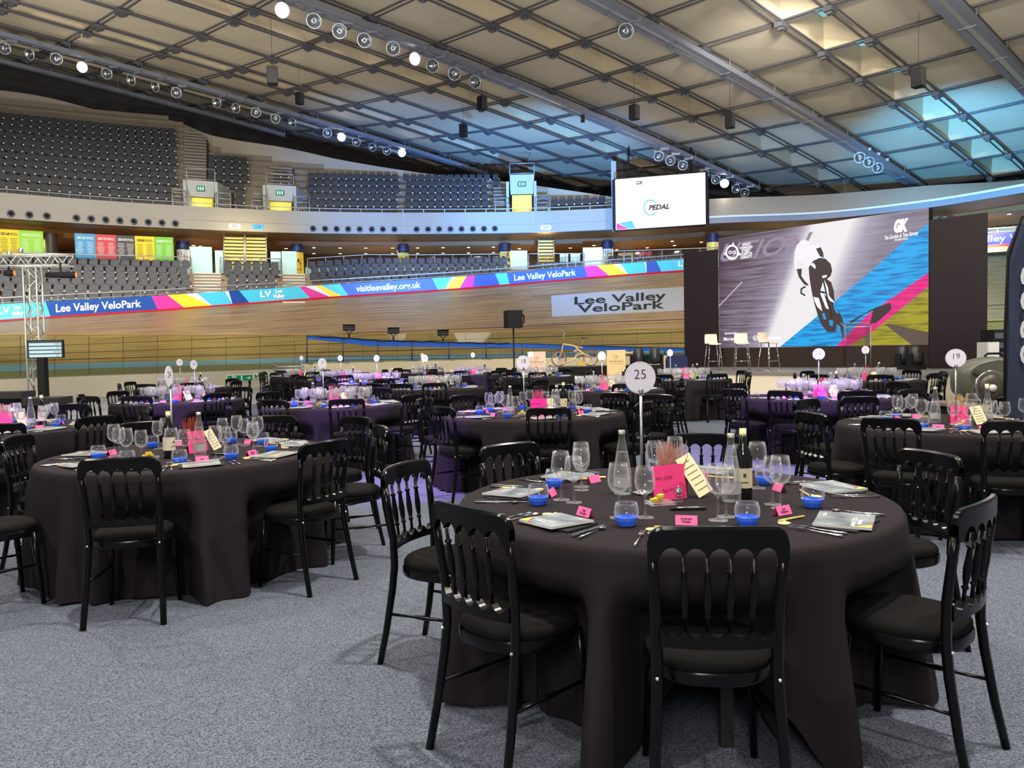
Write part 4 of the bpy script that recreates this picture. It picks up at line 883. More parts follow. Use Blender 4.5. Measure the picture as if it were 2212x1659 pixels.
art('blue_band', [[(2060, 190), (2060, 660), (1480, 1060), (1180, 1362), (640, 1368), (1180, 925), (1560, 600), (1800, 380)]], stripe_mat('led_blue', srgb(0, 165, 235), srgb(0, 105, 175), 1.05), .012)
art('pink_band', [[(2060, 660), (2060, 790), (1500, 1240), (1290, 1360), (1180, 1362), (1480, 1060)]], stripe_mat('led_pink', srgb(245, 10, 140), srgb(205, 10, 110), 1.0), .014)
art('olive_band', [[(2060, 800), (2060, 1345), (1290, 1358), (1500, 1236)]], stripe_mat('led_olive', srgb(168, 160, 20), srgb(112, 106, 22), .95), .013)
art('brown_corner', [[(2060, 1230), (2060, 1345), (1900, 1350), (1640, 1150), (1700, 1150)]], E_('brown', (92, 74, 66)), .015)
art('cyclist_shadow', [[(1290, 1140), (1420, 1060), (1560, 990), (1700, 945), (1705, 1010), (1640, 1070), (1560, 1140), (1500, 1150), (1530, 1020), (1440, 1060), (1340, 1135)]], E_('shadow', (52, 38, 40)), .017)
art('slanted_line', [[(57, 970), (275, 742), (285, 752), (57, 988)]], E_('pale', (185, 170, 185)), .016)
# cyclist
art('cyclist_shirt', [[(800, 400), (850, 345), (905, 350), (930, 395), (960, 395), (1030, 405), (1055, 450), (1062, 525), (980, 540), (920, 600), (905, 620), (860, 570), (810, 545), (800, 625), (785, 640), (775, 560), (780, 460)]], E_('shirt', (240, 235, 250), 1.05), .020)
art('cyclist_body', [[(915, 610), (960, 545), (1020, 518), (1075, 525), (1125, 575), (1140, 640), (1125, 690), (1090, 720), (1130, 750), (1155, 830), (1165, 950), (1240, 1100), (1260, 1260), (1240, 1290), (1190, 1230), (1170, 1180), (1175, 1225), (1090, 1225), (1040, 1160), (1000, 1060), (965, 940), (950, 870), (930, 760), (920, 680)], [(800, 625), (850, 620), (845, 690), (880, 740), (915, 775), (905, 785), (870, 770), (820, 700)], [(985, 430), (1030, 415), (1055, 470), (1058, 520), (1020, 500)]], E_('body', (58, 42, 42)), .022)
art('cyclist_highlights', [[(960, 890), (1010, 900), (1030, 960), (1045, 1030), (1000, 990), (970, 930)], [(1060, 720), (1100, 800), (1110, 880), (1170, 950), (1120, 930), (1060, 860), (1025, 840)], [(1022, 850), (1060, 860), (1110, 1010), (1080, 1000)], [(930, 580), (960, 565), (985, 600), (975, 625)], [(1040, 690), (1085, 680), (1090, 700), (1050, 712)]], E_('hi', (245, 240, 252), 1.05), .024)
art('cyclist_wheel', [[(1150, 950), (1165, 945), (1205, 1050), (1185, 1050), (1160, 1010)], [(1040, 1050), (1065, 1040), (1085, 1100), (1060, 1110)], [(1110, 1110), (1150, 1120), (1145, 1170), (1115, 1165)], [(1180, 1150), (1215, 1170), (1235, 1270), (1215, 1270), (1185, 1210)]], E_('wheel', (0, 150, 225), 1.0), .026)
art('handlebar', [[(880, 785), (890, 800), (855, 815), (848, 850), (885, 870), (880, 884), (835, 860), (838, 810)], [(1020, 830), (1080, 845), (1080, 860), (1020, 850)], [(1045, 720), (1060, 720), (1145, 1090), (1130, 1095)]], E_('black', (20, 16, 18)), .026)
def led_text(name, txt, x, y, hpx, mt, wpx=None, off=.018, slant=0, **k):
    c0 = ls(*c1(x, y), off); sc_ = (ls(*c1(x, y + 100), off) - c0).length / 100; wc = (ls(*c1(x + 50, y), off) - ls(*c1(x - 50, y), off)).length / 100
    tb = MB(); text_on(tb, txt, lambda a_, b_: c0 + LD * a_ + Vector((0, 0, b_ + slant * a_)), hpx * sc_, width=(wpx * wc if wpx else None), **k); return obj(name, tb, mt, lsc)
M_LW = E_('print', (250, 250, 255), 1.1)
led_text('floor_word', 'UTION', 490, 430, 245, E_('word', (165, 150, 175), .8), 880, .016, shear=.45, offset=.01)
led_text('charity_name', 'GREAT\nORMOND\nSTREET\nHOSPITAL\nCHARITY', 318, 450, 36, M_LW, 122, offset=.004, line=.85)
led_text('script_name', 'The Gordon & Tana Ramsay', 1800, 305, 52, M_LW, 325, shear=.3, offset=.003, slant=.04); led_text('foundation', 'FOUNDATION', 1797, 342, 26, M_LW, 125, offset=.002)
led_text('monogram', 'GK', 1800, 215, 150, M_LW, 140, shear=.25, offset=.035)
led_text('sponsor_line', 'Sponsored by', 172, 1238, 27, M_LW, 118, offset=.002); led_text('sponsor_name', 'Morgan Stanley', 210, 1292, 46, M_LW, 215, offset=.003)
led_text('sponsor_name', 'Freshfields', 545, 1284, 46, M_LW, 200, offset=.003)
def ring(cx_, cy_, r0, r1, n=24, yx=1.0):
    return [[(cx_ + r0 * cos(2 * pi * i / n), cy_ + r0 * yx * sin(2 * pi * i / n)), (cx_ + r1 * cos(2 * pi * i / n), cy_ + r1 * yx * sin(2 * pi * i / n)), (cx_ + r1 * cos(2 * pi * (i + 1) / n), cy_ + r1 * yx * sin(2 * pi * (i + 1) / n)), (cx_ + r0 * cos(2 * pi * (i + 1) / n), cy_ + r0 * yx * sin(2 * pi * (i + 1) / n))] for i in range(n)]
art('face_emblem', ring(183, 465, 48, 64, 24, 1.15) + ring(165, 465, 9, 17, 12) + ring(203, 465, 9, 17, 12) + ring(118, 480, 0, 14, 10) + ring(246, 480, 0, 14, 10) + [[(150, 495), (165, 520), (190, 525), (205, 510), (190, 512), (168, 508)], [(175, 400), (195, 365), (205, 395), (195, 405)]], M_LW, .02)
art('sponsor_emblem', ring(406, 1283, 18, 24, 18) + [[(392, 1275), (398, 1275), (404, 1295), (398, 1295)], [(412, 1275), (418, 1275), (412, 1295), (406, 1295)]], M_LW, .02)
fb = MB(); fb.box(-LN * .14, (LW, .2, LH), rot=atan2(LD.y, LD.x)); obj('cabinet', fb, M_BLACK, lsc)
bb = MB(); zz = (zb_ + stz) / 2; bb.box(Vector((ctrL.x, ctrL.y, 0)) - ctrL + Vector((0, 0, zz)) - LN * .06, (LW, .12, zb_ - stz), rot=atan2(LD.y, LD.x)); obj('base_panel', bb, mat('dark_gloss_base', srgb(52, 42, 38), .25), lsc)
for nm, pa, pb, Ya, Yb, zt2, lb_ in (('left', 1479, 1552.2, 26.75, 25.75, 4.50, 'tall narrow matt black wing panel left of the stage screen'), ('right', 2008, 2132, 20.45, 19.4, 4.5, 'tall wide matt black wing panel right of the stage screen')):
    a, b = hpt(pa, Ya, stz), hpt(pb, Yb, stz); h = Vector((0, 0, zt2 - stz)); t = Vector((.05, .12, 0))
    mb = MB(); mb.add([a, b, b + h, a + h, a + t, b + t, b + t + h, a + t + h], [(0, 1, 2, 3), (1, 5, 6, 2), (3, 2, 6, 7), (0, 3, 7, 4), (4, 7, 6, 5)]); tag(obj('wing_panel', mb, mat('wing_black', srgb(36, 29, 32), .6, spec=.2)), lb_, 'stage panel')
# ---- bar stools on stage
M_WST = mat('white_plastic', srgb(222, 208, 185), .4); M_CHR = mat('chrome', (.75, .75, .76), .12, metal=1)
def mk_stool():
    r = empty('bar_stool', label='x', cat='bar stool')
    # one-piece shell: seat and back
    rows_ = []
    prof = [(-.20, .735, .17), (-.18, .755, .19), (0, .75, .20), (.13, .755, .19), (.17, .79, .185), (.19, .88, .18), (.20, 1.0, .175), (.20, 1.03, .16)]
    for y, z, w_ in prof: rows_.append([Vector((x * w_, y + .02 * x * x, z + (.012 * x * x if z < .8 else 0))) for x in rng(-1, 1, 9)])
    mb = MB(); mb.grid(rows_, 0, True); mb.grid([[v + Vector((0, .012 if i > 4 else 0, -.014)) for v in rw][::-1] for i, rw in enumerate(rows_)], 0, True); obj('shell', mb, M_WST, r)
    for s in (-1, 1):
        for e in (-1, 1):
            obj('leg', MB().tube([(s * .14, e * .13, .74), (s * .21, e * .20, .01)], .011, 6), M_CHR, r)
    fr = MB()
    for s in (-1, 1): fr.tube([(s * .21, -.20, .012), (s * .21, .20, .012)], .011, 6)
    fr.tube([(-.187, -.178, .26), (.187, -.178, .26)], .010, 6); obj('footrest', fr, M_CHR, r)
    return r
ST = Proto(mk_stool)
for i, (px, py, Y) in enumerate([(1541, 797, 22.6), (1603, 799.5, 21.9), (1661, 801.5, 21.2)]):
    p = hpt(px, Y, stz); ST(p, [.05, -.15, .55][i], 'white shell bar stool with chrome legs on stage, %s' % ['leftmost of three', 'middle of three', 'rightmost and turned to the side'][i], 'bar stools on the stage')
# ---- lectern
pl_ = hpt(1850, 20.6, stz); g = empty('lectern', pl_, -.15, 'clear acrylic lectern standing on the stage before the screen', 'lectern')
M_ACR = glass_mat('clear_acrylic', (.86, .82, .82), .09)
obj('front_panel', MB().box((0, -.15, .55), (.56, .015, 1.1)), M_ACR, g); obj('side_panel', MB().box((.28, .03, .55), (.015, .36, 1.1)), M_ACR, g); obj('side_panel', MB().box((-.28, .03, .55), (.015, .36, 1.1)), M_ACR, g)
obj('reading_top', MB().box((0, 0, 1.16), (.66, .48, .02), rot=Matrix.Rotation(.25, 3, 'X')), M_ACR, g); obj('edge_trim', MB().tube([(-.33, -.235, 1.11), (.33, -.235, 1.11), (.33, .23, 1.22), (-.33, .23, 1.22), (-.33, -.235, 1.11)], .012, 5).tube([(.38, .1, 0), (.38, .1, 1.15)], .012, 5), M_STEEL, g)
obj('foot_plate', MB().box((0, 0, .012), (.7, .5, .024)), M_ACR, g)
# ---- moving head lights
def mk_head():
    r = empty('moving_head_light', label='x', cat='stage light')
    obj('base', MB().prism([(-.2, -.16), (.2, -.16), (.22, .16), (-.22, .16)], 0, .12), M_BLACK, r)
    for s in (-1, 1): obj('yoke_arm', MB().prism([(s * .19 - .03, -.08), (s * .19 + .03, -.08), (s * .19 + .03, .08), (s * .19 - .03, .08)], .10, .40), M_BLACK, r)
    obj('head', MB().lathe([(0, .14), (.12, .15), (.16, .25), (.165, .4), (.13, .55), (.10, .60), (0, .60)], 14), mat('moving_head_shell', (.02, .02, .022), .35), r)
    obj('lens', MB().lathe([(0, .605), (.09, .603)], 14), mat('lens_glass', srgb(150, 170, 190), .1, metal=.6), r)
    return r
MH = Proto(mk_head)
pz = hpt(1398, 22.0, 0)
rs = empty('draped_riser', (pz.x, pz.y, 0), -.1, 'black draped riser block behind the round tables carrying two moving heads', 'riser'); obj('drape', MB().box((0, .1, .39), (1.35, .6, .78)), M_BLACK, rs)
for i, (px, Y, z) in enumerate([(1379.5, 22, .78), (1415, 22, .78), (1949, 20.3, stz), (1977, 19.9, stz)]):
    MH(hpt(px, Y, z), [.2, .1, .6, .4][i], ['black moving head light on the riser beside the wooden bike, left one', 'black moving head light on the riser, right one', 'moving head light on stage right of the lectern, left one', 'moving head light on stage right of the lectern, right one'][i], 'moving head lights')
# ---- speaker on pole
p0 = hpt(1112, 22, 0); g = empty('pole_speaker', p0, .35, 'black loudspeaker on a thin tall pole rising among the far tables', 'loudspeaker')
obj('pole', MB().tube([(0, 0, 0), (0, 0, 2.02)], .022, 6), M_BLACK, g); obj('cabinet', MB().prism([(-.22, -.2), (.2, -.22), (.24, .12), (.1, .26), (-.2, .22)], 2.0, 2.48), M_BLACK, g); obj('handle', MB().tube([(.25, -.1, 2.12), (.32, 0, 2.15), (.32, 0, 2.33), (.25, -.1, 2.36)], .02, 5), M_BLACK, g)
for t in (0, 2.1, 4.2): obj('leg', MB().tube([(0, 0, .6), (.45 * cos(t), .45 * sin(t), .01)], .014, 5), M_BLACK, g)
# ---- wooden bicycle on a black table
M_WOOD = mat('bike_ash', srgb(216, 178, 118), .45, noise=(6, .12, (1, 1, 5))); M_TYRE = mat('tan_tyre', srgb(140, 84, 48), .7)
tb_ = hpt(1265, 26.6, 0); g = empty('display_table', (tb_.x, tb_.y, 0), 0, 'black draped display table under the wooden bicycle', 'table')
obj('drape', MB().box((.25, .1, .39), (2.9, .8, .78)), M_BLACK, g); obj('top', MB().box((.25, .1, .79), (3.0, .84, .03)), mat('black_top', (.02, .02, .02), .4), g)
bp_ = hpt(1240, 26.5, .805); bk = empty('wooden_bicycle', bp_, 0, 'folding bicycle with pale wooden frame and tan tyres on the black table', 'bicycle')
RX = Matrix.Rotation(pi / 2, 3, 'X'); wr_ = .255
for nm, x in (('front_wheel', -.50), ('rear_wheel', .56)):
    wh = empty(nm, (x, 0, wr_), 0, parent=bk)
    obj('tyre', MB().lathe([(wr_ - .022 + .022 * cos(t), .022 * sin(t)) for t in rng(0, 2 * pi, 8)], 32, axis=RX), M_TYRE, wh)
    sp_ = MB()
    for q in range(14): a = 2 * pi * q / 14; sp_.tube([(0, 0, 0), ((wr_ - .04) * cos(a), 0, (wr_ - .04) * sin(a))], .0025, 3)
    sp_.lathe([(.0, -.04), (.03, -.04), (.03, .04), (0, .04)], 10, axis=RX); sp_.lathe([(wr_ - .05, -.012), (wr_ - .03, -.012), (wr_ - .03, .012), (wr_ - .05, .012)], 32, axis=RX, closed=True); obj('spokes', sp_, M_STEEL, wh)
fr = MB(); fr.tube([(-.36, 0, .74), (-.1, 0, .70), (.3, 0, .60)], .038, 8, flat=.8); fr.tube([(.06, 0, .62), (.3, 0, .42), (.56, 0, .27)], .034, 8); fr.tube([(.1, 0, .40), (.34, 0, .40), (.56, 0, .26)], .026, 8); obj('frame', fr, M_WOOD, bk)
fk = MB(); 
for s in (-.05, .05): fk.tube([(-.36, s * .5, .72), (-.40, s, .5), (-.50, s, wr_)], .018, 7)
obj('fork', fk, M_WOOD, bk); obj('lower_beam', MB().tube([(-.55, .0, -.0 + .03), (.02, 0, .22), (.1, 0, .40)], .03, 7), mat('pale_beam', srgb(225, 195, 150), .5), bk)
obj('handlebar', MB().tube([(-.37, 0, .76), (-.29, 0, 1.16)], .014, 6).tube([(-.40, -.2, 1.17), (-.29, -.1, 1.17), (-.29, .1, 1.17), (-.18, .2, 1.17)], .014, 6), M_STEEL, bk)
obj('seat_post', MB().tube([(.25, 0, .60), (.33, 0, .93)], .013, 6), M_STEEL, bk); sd_ = MB(); sd_.prism([(.24, -.03), (.30, -.06), (.44, -.10), (.46, .10), (.30, .06), (.24, .03)], .93, .965); obj('saddle', sd_, mat('brown_saddle', srgb(70, 42, 28), .5), bk)
obj('crank', MB().lathe([(.0, -.03), (.09, -.03), (.09, -.02), (0, -.02)], 18, (.13, -.03, .36), axis=RX).tube([(.13, -.05, .36), (.05, -.05, .5)], .009, 5).tube([(.13, .05, .36), (.2, .05, .22)], .009, 5).box((.04, -.06, .51), (.1, .08, .02)), M_STEEL, bk)
obj('block', MB().box((.25, .0, .08), (.28, .14, .15)), mat('wood_block', srgb(205, 165, 70), .5), tag(empty('wooden_block', bp_, 0, 'small yellow wooden block under the bicycle on the black table', 'block'), None) )
# ---- presentation boards
for (pa, pb, yt, Y, c_, lb_) in ((1312, 1352, 757.5, 23.6, (226, 196, 142), 'tall sand-coloured board with a round logo right of the wooden bicycle'), (1141, 1180, 761, 26.0, (236, 198, 172), 'pink-beige board with a logo left of the wooden bicycle')):
    a, b = hpt(pa, Y, .02), hpt(pb, Y, .02); zt2 = uny((pa + pb) / 2, yt, Y).z; c0 = (a + b) / 2; wq = (b - a).length
    g = empty('display_board', c0, -.03, lb_, 'display board'); obj('panel', MB().box((0, 0, (zt2) / 2), (wq, .03, zt2)), mat('board_%d' % pa, srgb(*c_), .6), g)
    tb = MB(); ink = mat('board_ink', srgb(90, 75, 60), .6)
    text_on(tb, 'COCO-MAT bike UK', lambda x, y: (x, -.018, zt2 - .34 + y), .07, width=wq * .78, offset=.001); text_on(tb, 'sponsor of the raffle', lambda x, y: (x, -.018, zt2 - .41 + y), .04, width=wq * .6)
    for q in ring(0, 0, .045, .055, 20)[:17]: tb.add([(x - .01, -.018, zt2 - .22 + y) for x, y in q], [(0, 1, 2, 3)])
    tb.add([(.0, -.018, zt2 - .23), (.05, -.018, zt2 - .16), (.06, -.018, zt2 - .17), (.01, -.018, zt2 - .24)], [(0, 1, 2, 3)])
    obj('print', tb, ink, g); obj('foot', MB().box((0, .12, .012), (wq * .8, .35, .024)), M_BLACK, g)
p = hpt(1362, 24.5, 0); g = empty('leaning_bicycle', p, .0, 'second pale wooden bike frame leaning behind the tall sand board', 'bicycle frame')
obj('beam', MB().tube([(-.25, 0, .15), (.12, 0, .85), (.16, 0, 1.25)], .035, 7), M_WOOD, g); obj('cross_beam', MB().tube([(-.35, 0, 1.26), (.0, 0, 1.22), (.16, 0, 1.25)], .03, 7), M_WOOD, g); obj('stand', MB().box((-.05, 0, .07), (.5, .3, .14)), M_BLACK, g)
p = hpt(1462, 26.0, 0); tag(obj('padded_case', MB().prism([(-.33, 0), (.33, 0), (.33, 1.0), (.22, 1.12), (-.24, 1.12), (-.33, .98)], -.15, .15, T=Matrix.Rotation(pi / 2, 3, 'X')), mat('navy_fabric', srgb(28, 38, 80), .8), None, p), 'navy padded case standing beside the left stage wing', 'case')
# ---- right side: bike case, wheel, cabinets, feather flag
pc_ = hpt(2150, 10.6, 0); g = empty('low_table', (pc_.x, pc_.y, 0), 0, 'low table with pale edge behind table nineteen carrying the bike case', 'table')
obj('top', MB().box((.1, -.1, .56), (1.6, 1.2, .04)), mat('pale_table', srgb(120, 112, 98), .5), g); obj('skirt', MB().box((.1, .1, .27), (1.5, .7, .54)), M_BLACK, g)
def superell(w_, h_, n=28, e=3.2): return [(w_ * math.copysign(abs(cos(t)) ** (2 / e), cos(t)), h_ * math.copysign(abs(sin(t)) ** (2 / e), sin(t))) for t in rng(0, 2 * pi, n + 1)[:-1]]
cs = empty('bike_case', (pc_.x - .05, pc_.y + .05, .86), 0, 'grey hard-shell bicycle travel case on the low table near the feather flag', 'bicycle case')
mb = MB(); 
rws = []
for y, s in ((-.19, .84), (-.17, .93), (-.10, 1.0), (.10, 1.0), (.19, .93)): rws.append([Vector((x * s, y, z * s + (.06 * (1 - abs(x) / .45)))) for x, z in superell(.46, .27)] )
for r_ in rws: r_.append(r_[0])
mb.grid(rws, 0, True); mb.add(rws[0][:-1], [list(range(28))]); mb.add(rws[-1][:-1], [list(range(28))[::-1]]); obj('shell', mb, mat('case_grey', srgb(88, 88, 76), .4), cs)
obj('seam', MB().tube([(x * 1.0, -.175, z + .0) for x, z in [(-.40, -.02), (-.28, .10), (0, .13), (.25, .11), (.40, .0)]], .012, 5), M_BLACK, cs)
obj('handle', MB().tube([(-.10, -.05, .335), (-.06, -.05, .37), (.10, -.05, .37), (.14, -.05, .335)], .015, 6), M_BLACK, cs)
for x in (-.28, .30): obj('latch', MB().box((x, -.20, .12), (.12, .03, .05), rot=Matrix.Rotation(.4 if x < 0 else -.5, 3, 'Y')), mat('case_dark', srgb(70, 70, 62), .4), cs)
pw = hpt(2143, 10.1, .80); wr2 = .215; g = empty('chrome_ring_wheel', pw, 0, 'wheel with a shiny chrome rim leaning on the grey bike case', 'wheel')
obj('rim', MB().lathe([(wr2 + .014 * cos(t), .014 * sin(t)) for t in rng(0, 2 * pi, 8)], 36, axis=RX), M_CHR, g); mb = MB().lathe([(0, -.03), (.045, -.03), (.045, .03), (0, .03)], 14, axis=RX); obj('hub', mb, mat('hub_white', srgb(215, 215, 205), .4), g)
mb = MB(); 
for q in range(3): a = .4 + q * 2.1; mb.tube([(0, 0, 0), (wr2 * cos(a), 0, wr2 * sin(a))], .006, 5)
mb.lathe([(.05, -.005), (.17, -.008), (.17, .008), (.05, .005)], 20, axis=RX); obj('disc', mb, mat('disc_dark', srgb(70, 64, 52), .4), g)
p = hpt(2145, 17.5, 0); g = empty('white_cabinet', p, 0, 'white cabinet beside the right stage wing', 'cabinet'); obj('body', MB().box((0, .2, .68), (.26, .4, 1.36)), mat('cab_white', srgb(196, 196, 190), .5), g); obj('door', MB().box((0, -.006, .68), (.23, .012, 1.3)), mat('cab_white2', srgb(206, 206, 200), .45), g)
p = hpt(2172, 18.0, 0); g = empty('amplifier_rack', p, 0, 'black amplifier rack with a blue lamp behind the white cabinet', 'equipment rack')
obj('frame', MB().box((0, .3, .82), (.5, .5, 1.64)), M_BLACK, g)
for z in (1.5, 1.28, 1.06, .86): obj('unit', MB().box((0, .04, z), (.46, .04, .13)), mat('rack_unit', srgb(92, 92, 96), .3, metal=.5), g)
obj('blue_lamp', MB().lathe([(0, -.03), (.025, 0), (0, .03)], 8, (-.32, .0, 1.22)), emat('blue_led', srgb(60, 150, 255), 4), g)
pf = hpt(2197, 6.6, 0); g = empty('feather_flag', pf, 0, 'navy feather flag with white letters at the right edge', 'flag')
fp = [(.03, .5), (.03, 1.5), (.0, 1.95), (-.02, 2.15), (.02, 2.3), (.10, 2.42), (.22, 2.46), (.42, 2.35), (.44, 1.8), (.44, .5)]
fp = [(x - .12 + (.10 if z > 1.6 and x < .12 else .0) * min(1, (z - 1.6)), z) for x, z in fp]; rws = [[Vector((x, .02 * sin(z * 4 + x * 6) + d, z)) for x, z in fp] for d in (-.01, .01)]
mb = MB(); n = len(fp); mb.add(rws[0] + rws[1], [list(range(n)), list(range(n, 2 * n))[::-1]] + [(i, (i + 1) % n, n + (i + 1) % n, n + i) for i in range(n)]); obj('cloth', mb, mat('navy_flag', srgb(48, 56, 78), .6), g)
obj('pole', MB().tube([(-.11, .0, 0), (-.11, 0, 1.5), (-.09, 0, 2.1), (.02, 0, 2.42), (.2, 0, 2.48)], .012, 6), M_BLACK, g); obj('base', MB().box((-.05, 0, .02), (.5, .4, .04)), M_BLACK, g)
tb = MB()
for i, ch in enumerate('COCO'): text_on(tb, ch, lambda x, y, i=i: (.06 + y * .9, -.045, 1.95 - i * .22 - x), .26, offset=.004)
obj('lettering', tb, mat('flag_ink', srgb(215, 215, 220), .5), g); text_on_ = MB(); text_on_.lathe([(0, 0), (.07, 0)], 14, (.18, -.05, 1.18), axis=RX); obj('yellow_spot', text_on_, mat('flag_yellow', srgb(235, 200, 30), .5), g)
# ---- truss with screen at the left
px0, Yt = 84, 19.0; pt = hpt(84, Yt, 0); tr = empty('lighting_truss', pt, .12, 'silver lattice truss tower with cross arm at the left edge', 'truss')
zt3 = uny(70, 552, Yt).z; zb3 = uny(70, 575, Yt).z; M_ALU = mat('truss_aluminium', srgb(190, 190, 182), .3, metal=.6)
mb = MB(); w_ = .145
for sx in (-w_, w_):
    for sy in (-w_, w_): mb.tube([(sx, sy, 0), (sx, sy, zb3)], .022, 6)
obj('chords', mb, M_ALU, tr); mb = MB(); n = 11
for i in range(n):
    z0_, z1_ = zb3 * i / n, zb3 * (i + 1) / n
    for sy in (-w_, w_): mb.tube([(-w_, sy, z0_), (w_, sy, z1_)] if i % 2 else [(w_, sy, z0_), (-w_, sy, z1_)], .012, 5)
    for sx in (-w_, w_): mb.tube([(sx, -w_, z0_), (sx, w_, z1_)] if i % 2 else [(sx, w_, z0_), (sx, -w_, z1_)], .012, 5)
obj('lacing', mb, M_ALU, tr); ln_ = lambda px: uny(px, 560, Yt).x - pt.x
arm = MB(); x0_, x1_ = ln_(-60), ln_(150); dz = zt3 - zb3
for z in (zb3, zt3):
    for sy in (-w_, w_): arm.tube([(x0_, sy, z), (x1_, sy, z)], .022, 6)
n = 12
for i in range(n):
    a, b = x0_ + (x1_ - x0_) * i / n, x0_ + (x1_ - x0_) * (i + 1) / n
    for sy in (-w_, w_): arm.tube([(a, sy, zb3 if i % 2 else zt3), (b, sy, zt3 if i % 2 else zb3)], .012, 5)
obj('cross_arm', arm, M_ALU, tr); obj('base_plate', MB().box((0, 0, .02), (.7, .7, .04)), M_BLACK, tr)
for i, (px, py) in enumerate(((20, 548), (45, 541))):
    p = uny(px, py, Yt); g = empty('truss_par_lamp', p, 0, 'small amber lit lamp on the truss arm, %s of two' % ('left', 'right')[i], 'lamp', 'amber lamps on the truss'); obj('can', MB().lathe([(.03, -.06), (.05, -.05), (.055, .03), (.04, .05)], 10), M_STEEL, g); obj('bulb', MB().lathe([(0, .05), (.04, .045), (.045, .03)], 10), emat('amber_bulb', (1, .35, .08), 9), g)
for i, (pa, pb, py) in enumerate(((100, 162, 594), (8, 30, 590))):
    p = uny((pa + pb) / 2, py, Yt - .1); wq = (pb - pa) / F * Yt; g = empty('truss_moving_light', p, .1, ['black and orange moving light lying along the underside of the truss arm', 'dark moving light hanging at the left end of the truss arm'][i], 'stage light')
    obj('body', MB().lathe([(0, -wq / 2), (.06, -wq / 2 + .02), (.07, -.05), (.085, wq / 2 - .1), (.07, wq / 2), (0, wq / 2)], 12, axis=Matrix.Rotation(pi / 2, 3, 'Y')), M_BLACK, g); obj('lens', MB().lathe([(0, wq / 2 + .004), (.065, wq / 2 + .004)], 12, axis=Matrix.Rotation(pi / 2, 3, 'Y')), emat('orange_lens', (1, .22, .05), 1.6), g); obj('clamp', MB().tube([(0, 0, .05), (0, 0, .28)], .02, 5), M_BLACK, g)
c0 = uny(98, 754, Yt - .45); g = empty('information_screen', c0, .10, 'flat information screen with pale table rows on the truss tower', 'screen'); sw, sh = 72 / F * Yt * .5, 38 / F * Yt * .5
obj('bezel', MB().box((0, .03, 0), (sw * 2, .06, sh * 2)), M_BLACK, g); obj('display', MB().box((0, -.003, 0), (sw * 1.88, .006, sh * 1.8)), emat('info_dark', srgb(20, 35, 50), .6), g)
mb = MB()
for q in range(4): mb.box((0, -.008, sh * (.52 - q * .42)), (sw * 1.8, .004, sh * .30))
obj('rows', mb, emat('info_white', srgb(205, 235, 240), .95), g); tb = MB()
for q, s_ in enumerate(('2971', '14', 'auction', '35')): text_on(tb, s_, lambda x, y, q=q: (sw * .68 + x, -.012, sh * (.52 - q * .42) + y), sh * .3)
obj('figures', tb, emat('info_ink', srgb(30, 40, 60), .5), g); obj('wall_bracket', MB().box((0, .2, 0), (.2, .36, .15)), M_BLACK, g)
p = hpt(97, Yt - .42, 0); tag(obj('screen_stand', MB().box((0, 0, .72), (.17, .17, 1.44)).box((0, 0, .02), (.5, .5, .04)), M_BLACK, None, p), 'slim black column below the information screen beside the truss', 'column')
# dark lounge seats at the left edge
for i, (pa, pb, y0_, Y) in enumerate(((-40, 62, 846, 14.5), (72, 144, 858, 13.4))):
    p = hpt((pa + pb) / 2, Y, 0); wq = (pb - pa) / F * Y; g = empty('low_bench', p, .15, ['black padded low bench at the left edge behind the glasses', 'black padded low bench right of the truss tower foot'][i], 'bench', 'black low benches')
    zt2 = uny((pa + pb) / 2, y0_, Y).z; obj('cushion', MB().box((0, 0, zt2 - .06), (wq, .6, .12)), mat('black_pad', (.02, .02, .02), .7), g); obj('frame', MB().box((0, 0, (zt2 - .12) / 2), (wq * .8, .4, zt2 - .12)), M_BLACK, g)
